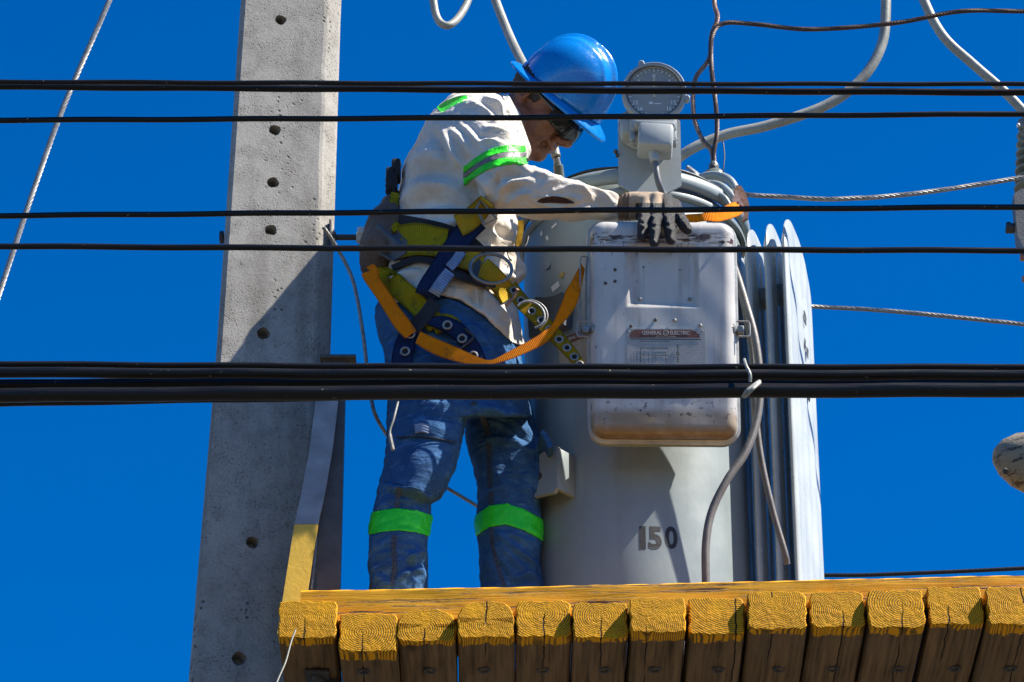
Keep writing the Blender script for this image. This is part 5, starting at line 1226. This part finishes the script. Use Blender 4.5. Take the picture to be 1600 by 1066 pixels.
# ------------------------------------------------ glove
YG_ = 7.56
gl = thing('glove', None, None, at(1010, 325, YG_)); gl.parent = wk; gl.location = at(1010, 325, YG_)-wk.location
for k_ in ('label', 'category'):
    if k_ in gl: del gl[k_]
kn = [(1009, 315, 7.556), (1025, 310, 7.554), (1041, 312, 7.556), (1054, 321, 7.558)]
mid = [(1008, 340, 7.535), (1025, 344, 7.530), (1045, 344, 7.532), (1061, 340, 7.540)]
tip = [(1003, 369, 7.531), (1022, 379, 7.526), (1048, 375, 7.528), (1074, 359, 7.536)]
top_ = [(1005, 355, 7.529), (1023, 363, 7.524), (1047, 361, 7.526), (1068, 350, 7.534)]
def f_gl(X, Y, Z):
    P = (X, Y, Z); d = chain(P, [at(966, 327, 7.60), at(985, 325, 7.59), at(1008, 322, 7.572)], [.027, .026, .022], 1, .02)
    for i in range(4):
        d = smin(d, capsule(P, at(986, 318, 7.585+.0*i), at(*kn[i]), .023, .0155), .010)
    for i in range(4):
        d = smin(d, chain(P, [at(*kn[i]), at(*mid[i]), at(*top_[i]), at(*tip[i])], [.0155, .0150, .0142, .0122], 1, .004), .0028)
    d = smin(d, chain(P, [at(990, 330, 7.60), at(1015, 340, 7.60), at(1035, 343, 7.585)], [.018, .014, .012], 1, .006), .008)
    return d
lo, hi = bounds(945, 1090, 292, 392, 7.49, 7.65)
kn = [(a, b, c-.012) for a, b, c in kn]; mid = [(a, b, c-.010) for a, b, c in mid]; tip = [(a, b, c-.010) for a, b, c in tip]; top_ = [(a, b, c-.010) for a, b, c in top_]
V, F = surface_nets(f_gl, lo, hi, .0024); V = relax(V, F, 1, .5); N = vnorm(V, F)
vx, vy = proj(V); cf = np.clip((1000-vx)/20, 0, 1)
ribs = .0012*np.sin(vx*1.1)*cf*np.clip((990-vx)/8, 0, 1)
jt = crease(V, N, [([(998, 346), (1008, 349), (1017, 346)], -.002, 2.5), ([(1014, 352), (1024, 354), (1034, 352)], -.002, 2.5), ([(1037, 350), (1046, 352), (1055, 349)], -.002, 2.5), ([(1000, 330), (1010, 333), (1018, 330)], -.0015, 3), ([(1055, 345), (1062, 344), (1068, 338)], -.002, 2.5), ([(1016, 331), (1026, 334), (1034, 331)], -.0015, 3), ([(1036, 330), (1044, 333), (1052, 330)], -.0015, 3)])
V = V+N*(.0010*vnoise(V, 60, 41)+ribs+jt)[:, None]
fx, fy = proj(V[F].mean(1)); nz = .3*vnoise(V[F].mean(1), 40, 4)
mi = np.where(fx < 983+3*nz, 0, np.where(((fy < 317+6*nz) & (fx < 1036)) | (fx < 993), 1, 2)); mi = np.where((fx > 993) & (fy > 318+5*nz), 2, mi)
mk('glove_shell', V, F, M_GLOVEC, gl, True, mats=[M_GLOVEC, M_GLOVET, M_GLOVEB], midx=mi)
def f_gl2(X, Y, Z):
    P = (X, Y, Z); d = chain(P, [at(880, 322, 7.98), at(905, 325, 7.97), at(925, 332, 7.96)], [.028, .032, .028], 1, .02)
    for i in range(4): d = smin(d, chain(P, [at(920, 330+i*2, 7.99-.022*i), at(940+i*2, 334+i*2, 7.99-.024*i), at(952+i, 342+i*2, 7.985-.024*i)], [.012, .011, .010], 1, .004), .004)
    return d
lo, hi = bounds(855, 985, 290, 380, 7.88, 8.06); V, F = surface_nets(f_gl2, lo, hi, .005); mk('glove', relax(V, F, 1), F, M_GLOVET, wk)
# ------------------------------------------------ harness
hn = thing('harness', None, None, at(700, 430, 7.62)); hn.parent = wk; hn.location = at(700, 430, 7.62)-wk.location
for k_ in ('label', 'category'):
    if k_ in hn: del hn[k_]
def D(name, pts, mat, off=.006, **kw): return drape(name, pts, mat, off, parent=hn, **kw)
# back pouch with the strap end, and back strap
def f_p(X, Y, Z):
    P = (X, Y, Z); d = chain(P, [at(612, 325, 7.76), at(603, 355, 7.75), at(594, 390, 7.75), at(585, 412, 7.76)], [.030, .042, .044, .036], .8, .03); return d
lo, hi = bounds(545, 660, 290, 450, 7.65, 7.87); V, F = surface_nets(f_p, lo, hi, .005); V = relax(V, F, 2); N = vnorm(V, F); V = V+N*(.006*vnoise(V*np.array([1, 1, .6]), 30, 51)+.002*vnoise(V, 90, 52))[:, None]; mk('back_pouch', V, F, M_POUCH, hn)
free('back_strap', [(611, 300, 7.73, 624, 302, 7.73), (607, 325, 7.71, 622, 328, 7.72), (606, 345, 7.70, 622, 347, 7.70), (614, 363, 7.69, 632, 352, 7.69)], M_OLIVE, hn, .004)
dr = MB().tube(pxpath([(620, 256, 7.78), (616, 270, 7.76), (612, 290, 7.76), (618, 303, 7.76)], 5), [.010]*15+[.012], 8); dr.box(at(612, 284, 7.76), (.028, .05, .06), None, .006); dr.box(at(619, 268, 7.76), (.022, .05, .05), None, .006)
for i in range(3): dr.torus(at(610, 281+9*i, 7.74), .009, .004, Matrix.Rotation(1.57, 3, 'X'), 14, 6)
dr.build('dorsal_plate', M_PAD, hn); MB().ball(at(620, 257, 7.76), (.012, .02, .008), 14, 8).build('pale_cap', M_WHITE, hn)
# waist belt: dark pad, olive belt with ribbing
D('belt_pad', [(606, 384, 62), (622, 372, 72), (645, 370, 62), (690, 378, 58), (725, 394, 56), (748, 410, 48)], M_PAD, .008, th=.008, m=7)
D('pad_side', [(594, 398, 40), (603, 384, 58), (612, 372, 62), (622, 362, 40)], plain('grey_pad', (.09, .09, .095), .6), .020, th=.008, m=5)
D('waist_belt', [(621, 378, 50), (650, 373, 50), (680, 377, 46), (697, 380, 44)], M_OLIVE, .018, th=.004, m=6)
D('belt_edge_pad', [(612, 418, 8), (650, 405, 9), (690, 412, 9), (720, 428, 9), (760, 446, 8)], M_PAD, .020, th=.008, m=3)
D('waist_belt', [(711, 398, 34), (735, 405, 34), (752, 414, 34)], M_GOLD, .020, th=.005, m=6)
D('waist_belt', [(752, 416, 32), (768, 430, 32), (785, 448, 30), (797, 466, 30)], M_GOLD, .018, th=.004, m=6)
# diagonal navy strap with pale stitching
D('navy_strap', [(748, 344, 34), (728, 362, 36), (710, 388, 36), (690, 420, 36), (672, 448, 36), (664, 464, 34)], M_NAVY, .028, th=.004, m=6)
D('pale_stitching', [(722, 392, 15), (711, 408, 15), (702, 418, 15)], M_LBLUE, .034, th=.003, m=4)
D('pale_stitching', [(703, 424, 18), (690, 441, 19), (678, 460, 20)], M_LBLUE, .034, th=.003, m=4)
# chest strap and buckle
D('chest_strap', [(716, 352, 34), (733, 343, 34), (748, 330, 32), (760, 316, 28)], M_GOLD, .034, th=.005, m=6)
q = Matrix.Rotation(math.radians(90), 3, 'X'); bc = at(760, 335, 7.58)
fp = [at(x, y, 7.575) for x, y in ((752, 313), (776, 342), (757, 351), (744, 326))]; fp = fp+[fp[0]]
MB().tube([p for p in spline([tuple(p) for p in fp], 1)], .0032, 8, cap=False).build('buckle', M_STEEL, hn)
poly3([(750, 310), (770, 322), (776, 328), (766, 330), (748, 316)], 7.578, .006).build('buckle_bar', M_GOLD, hn, True, .5)
free('side_strap', [(809, 344, 7.66, 819, 344, 7.66), (809, 362, 7.66, 818, 362, 7.665), (806, 378, 7.665, 815, 380, 7.67), (808, 392, 7.67, 815, 390, 7.68)], M_BELT, hn, .004)
MB().tube(pxpath([(826, 369, 7.66), (823, 380, 7.66), (819, 386, 7.66), (813, 392, 7.66)], 4), .0016, 6).build('side_ring', M_STEEL, hn)
# oval ring
MB().torus(at(767, 420, 7.565), (33*mpp(7.6), 25*mpp(7.6)/.93), .0042, Matrix.Rotation(math.radians(90), 3, 'X') @ Matrix.Rotation(math.radians(-12), 3, 'Z'), 40, 10).build('oval_ring', plain('dull_ring_steel', (.22, .21, .20), .38, .7, .2, 60), hn)
poly3([(739, 413), (748, 404), (752, 408), (745, 440), (738, 436)], 7.568, .006).build('ring_plate', M_DSTEEL, hn, True, .5)
D('leather_keeper', [(700, 425, 8), (735, 436, 10), (775, 447, 8)], M_PAD, .030, th=.005, m=3)
# leg loop
D('leg_strap', [(606, 418, 24), (602, 432, 34), (618, 446, 34), (642, 466, 33), (668, 492, 32), (682, 506, 32)], M_OLIVE, .016, th=.005, m=6)
D('leg_strap', [(676, 512, 22), (694, 502, 24), (712, 508, 20), (722, 520, 10)], M_OLIVE, .012, th=.005, m=6)
D('strap_keeper', [(680, 470, 22), (664, 492, 20), (648, 508, 20), (640, 518, 16)], M_PAD, .030, th=.006, m=5)
tg = D('grommet_strap', [(648, 508, 16), (637, 524, 26), (630, 548, 32), (627, 575, 32), (626, 610, 32)], M_NAVY, .026, th=.004, m=5)
tg2 = D('grommet_strap', [(668, 502, 10), (690, 504, 22), (712, 514, 26), (730, 532, 26), (742, 552, 26), (752, 575, 24)], M_NAVY, .026, th=.004, m=5)
for (x, y) in ((641, 522), (633, 549), (699, 508), (722, 529), (739, 556)):
    h = ray(x, y, BV); eyelet(x, y, hn, 6.3, .034, (-.1, -1, -.1), min(h[0].y, 7.72) if h[0] is not None else 7.64)
bk = [at(x, y, 7.60) for x, y in ((727, 514), (740, 525), (738, 530), (722, 543), (716, 548), (697, 536))]
MB().tube(bk, .0035, 8).build('leg_buckle', M_DSTEEL, hn)
# belt tail with grommets hanging towards the cabinet
TL = [(790, 452, 7.62, 806, 440, 7.62), (806, 478, 7.60, 826, 466, 7.60), (832, 503, 7.58, 850, 488, 7.58), (855, 528, 7.57, 872, 512, 7.57), (880, 552, 7.565, 896, 540, 7.565), (898, 574, 7.565, 913, 566, 7.565), (912, 604, 7.57, 926, 600, 7.57)]
free('belt_tail', TL, M_BELT, hn, .004, 5, 8)
C = spline(TL, 10)
for t_ in (.06, .16, .27, .37, .47, .575, .665, .755, .84):
    c = C[int(t_*(len(C)-1))]; mid_ = (c[:3]+c[3:])/2; eyelet(mid_[0], mid_[1], hn, 5.4, .003, (0, -1, -.05), mid_[2])
MB().torus(at(828, 492, 7.572), (22*mpp(7.6), 25*mpp(7.6)), .0028, Matrix.Rotation(math.radians(90), 3, 'X') @ Matrix.Rotation(.6, 3, 'Z'), 30, 8, -1.9, 1.9).torus(at(830, 492, 7.576), (25*mpp(7.6), 27*mpp(7.6)), .002, Matrix.Rotation(math.radians(90), 3, 'X') @ Matrix.Rotation(.6, 3, 'Z'), 30, 8, -1.7, 1.7).build('belt_buckle', M_STEEL, hn, fix=False)
MB().tube(pxpath([(790, 478, 7.585), (800, 468, 7.58), (807, 456, 7.575), (809, 452, 7.57)], 4), .004, 8).build('buckle_prong', M_RUST, hn)
# ------------------------------------------------ orange positioning strap
osr = thing('orange_strap', 'orange webbing strap looping from the worker back round the thigh to the tank', 'strap', at(780, 570, 7.57))
def YS(x): return float(np.interp(x, [560, 600, 640, 700, 780, 860, 912], [7.72, 7.64, 7.60, 7.585, 7.57, 7.56, 7.60]))
def fr2(name, L, mat=M_ORANGE): return free(name, [(a, b, YS(a), c, d, YS(c)) for a, b, c, d in L], mat, osr, .0025, 5, 8)
fr2('strap_length', [(564, 428, 590, 420), (570, 440, 592, 432), (588, 466, 605, 452), (604, 492, 622, 478), (617, 512, 637, 497), (632, 528, 650, 516)])
fr2('strap_length', [(649, 536, 657, 518), (672, 550, 684, 530), (704, 562, 715, 543), (742, 570, 748, 558), (766, 569, 768, 562), (800, 560, 795, 549), (843, 541, 836, 527), (860, 528, 850, 517), (872, 512, 862, 508), (888, 496, 876, 478), (900, 478, 884, 455), (907, 455, 893, 440), (914, 420, 908, 412)])
fr2('strap_loop', [(572, 418, 584, 412), (578, 426, 592, 424), (572, 436, 588, 440)])
free('strap_length', [(1060, 338, 7.70, 1062, 346, 7.70), (1075, 335, 7.69, 1078, 348, 7.69), (1100, 333, 7.68, 1104, 345, 7.68), (1125, 326, 7.70, 1124, 346, 7.69), (1142, 317, 7.74, 1152, 338, 7.73), (1150, 316, 7.77, 1164, 330, 7.76)], M_ORANGE, osr, .0025, 5, 8)
# frayed cord below the hip
setp(MB().tube(pxpath([(622, 628, 7.60), (615, 655, 7.59), (609, 676, 7.59), (614, 703, 7.59)], 5), [.0028]*11+[.0045]*5, 8).build('cord', M_TAN), 'short frayed cord hanging beside the hip below the cable bundle', 'cord')
for sp_n in ('sole',): pass
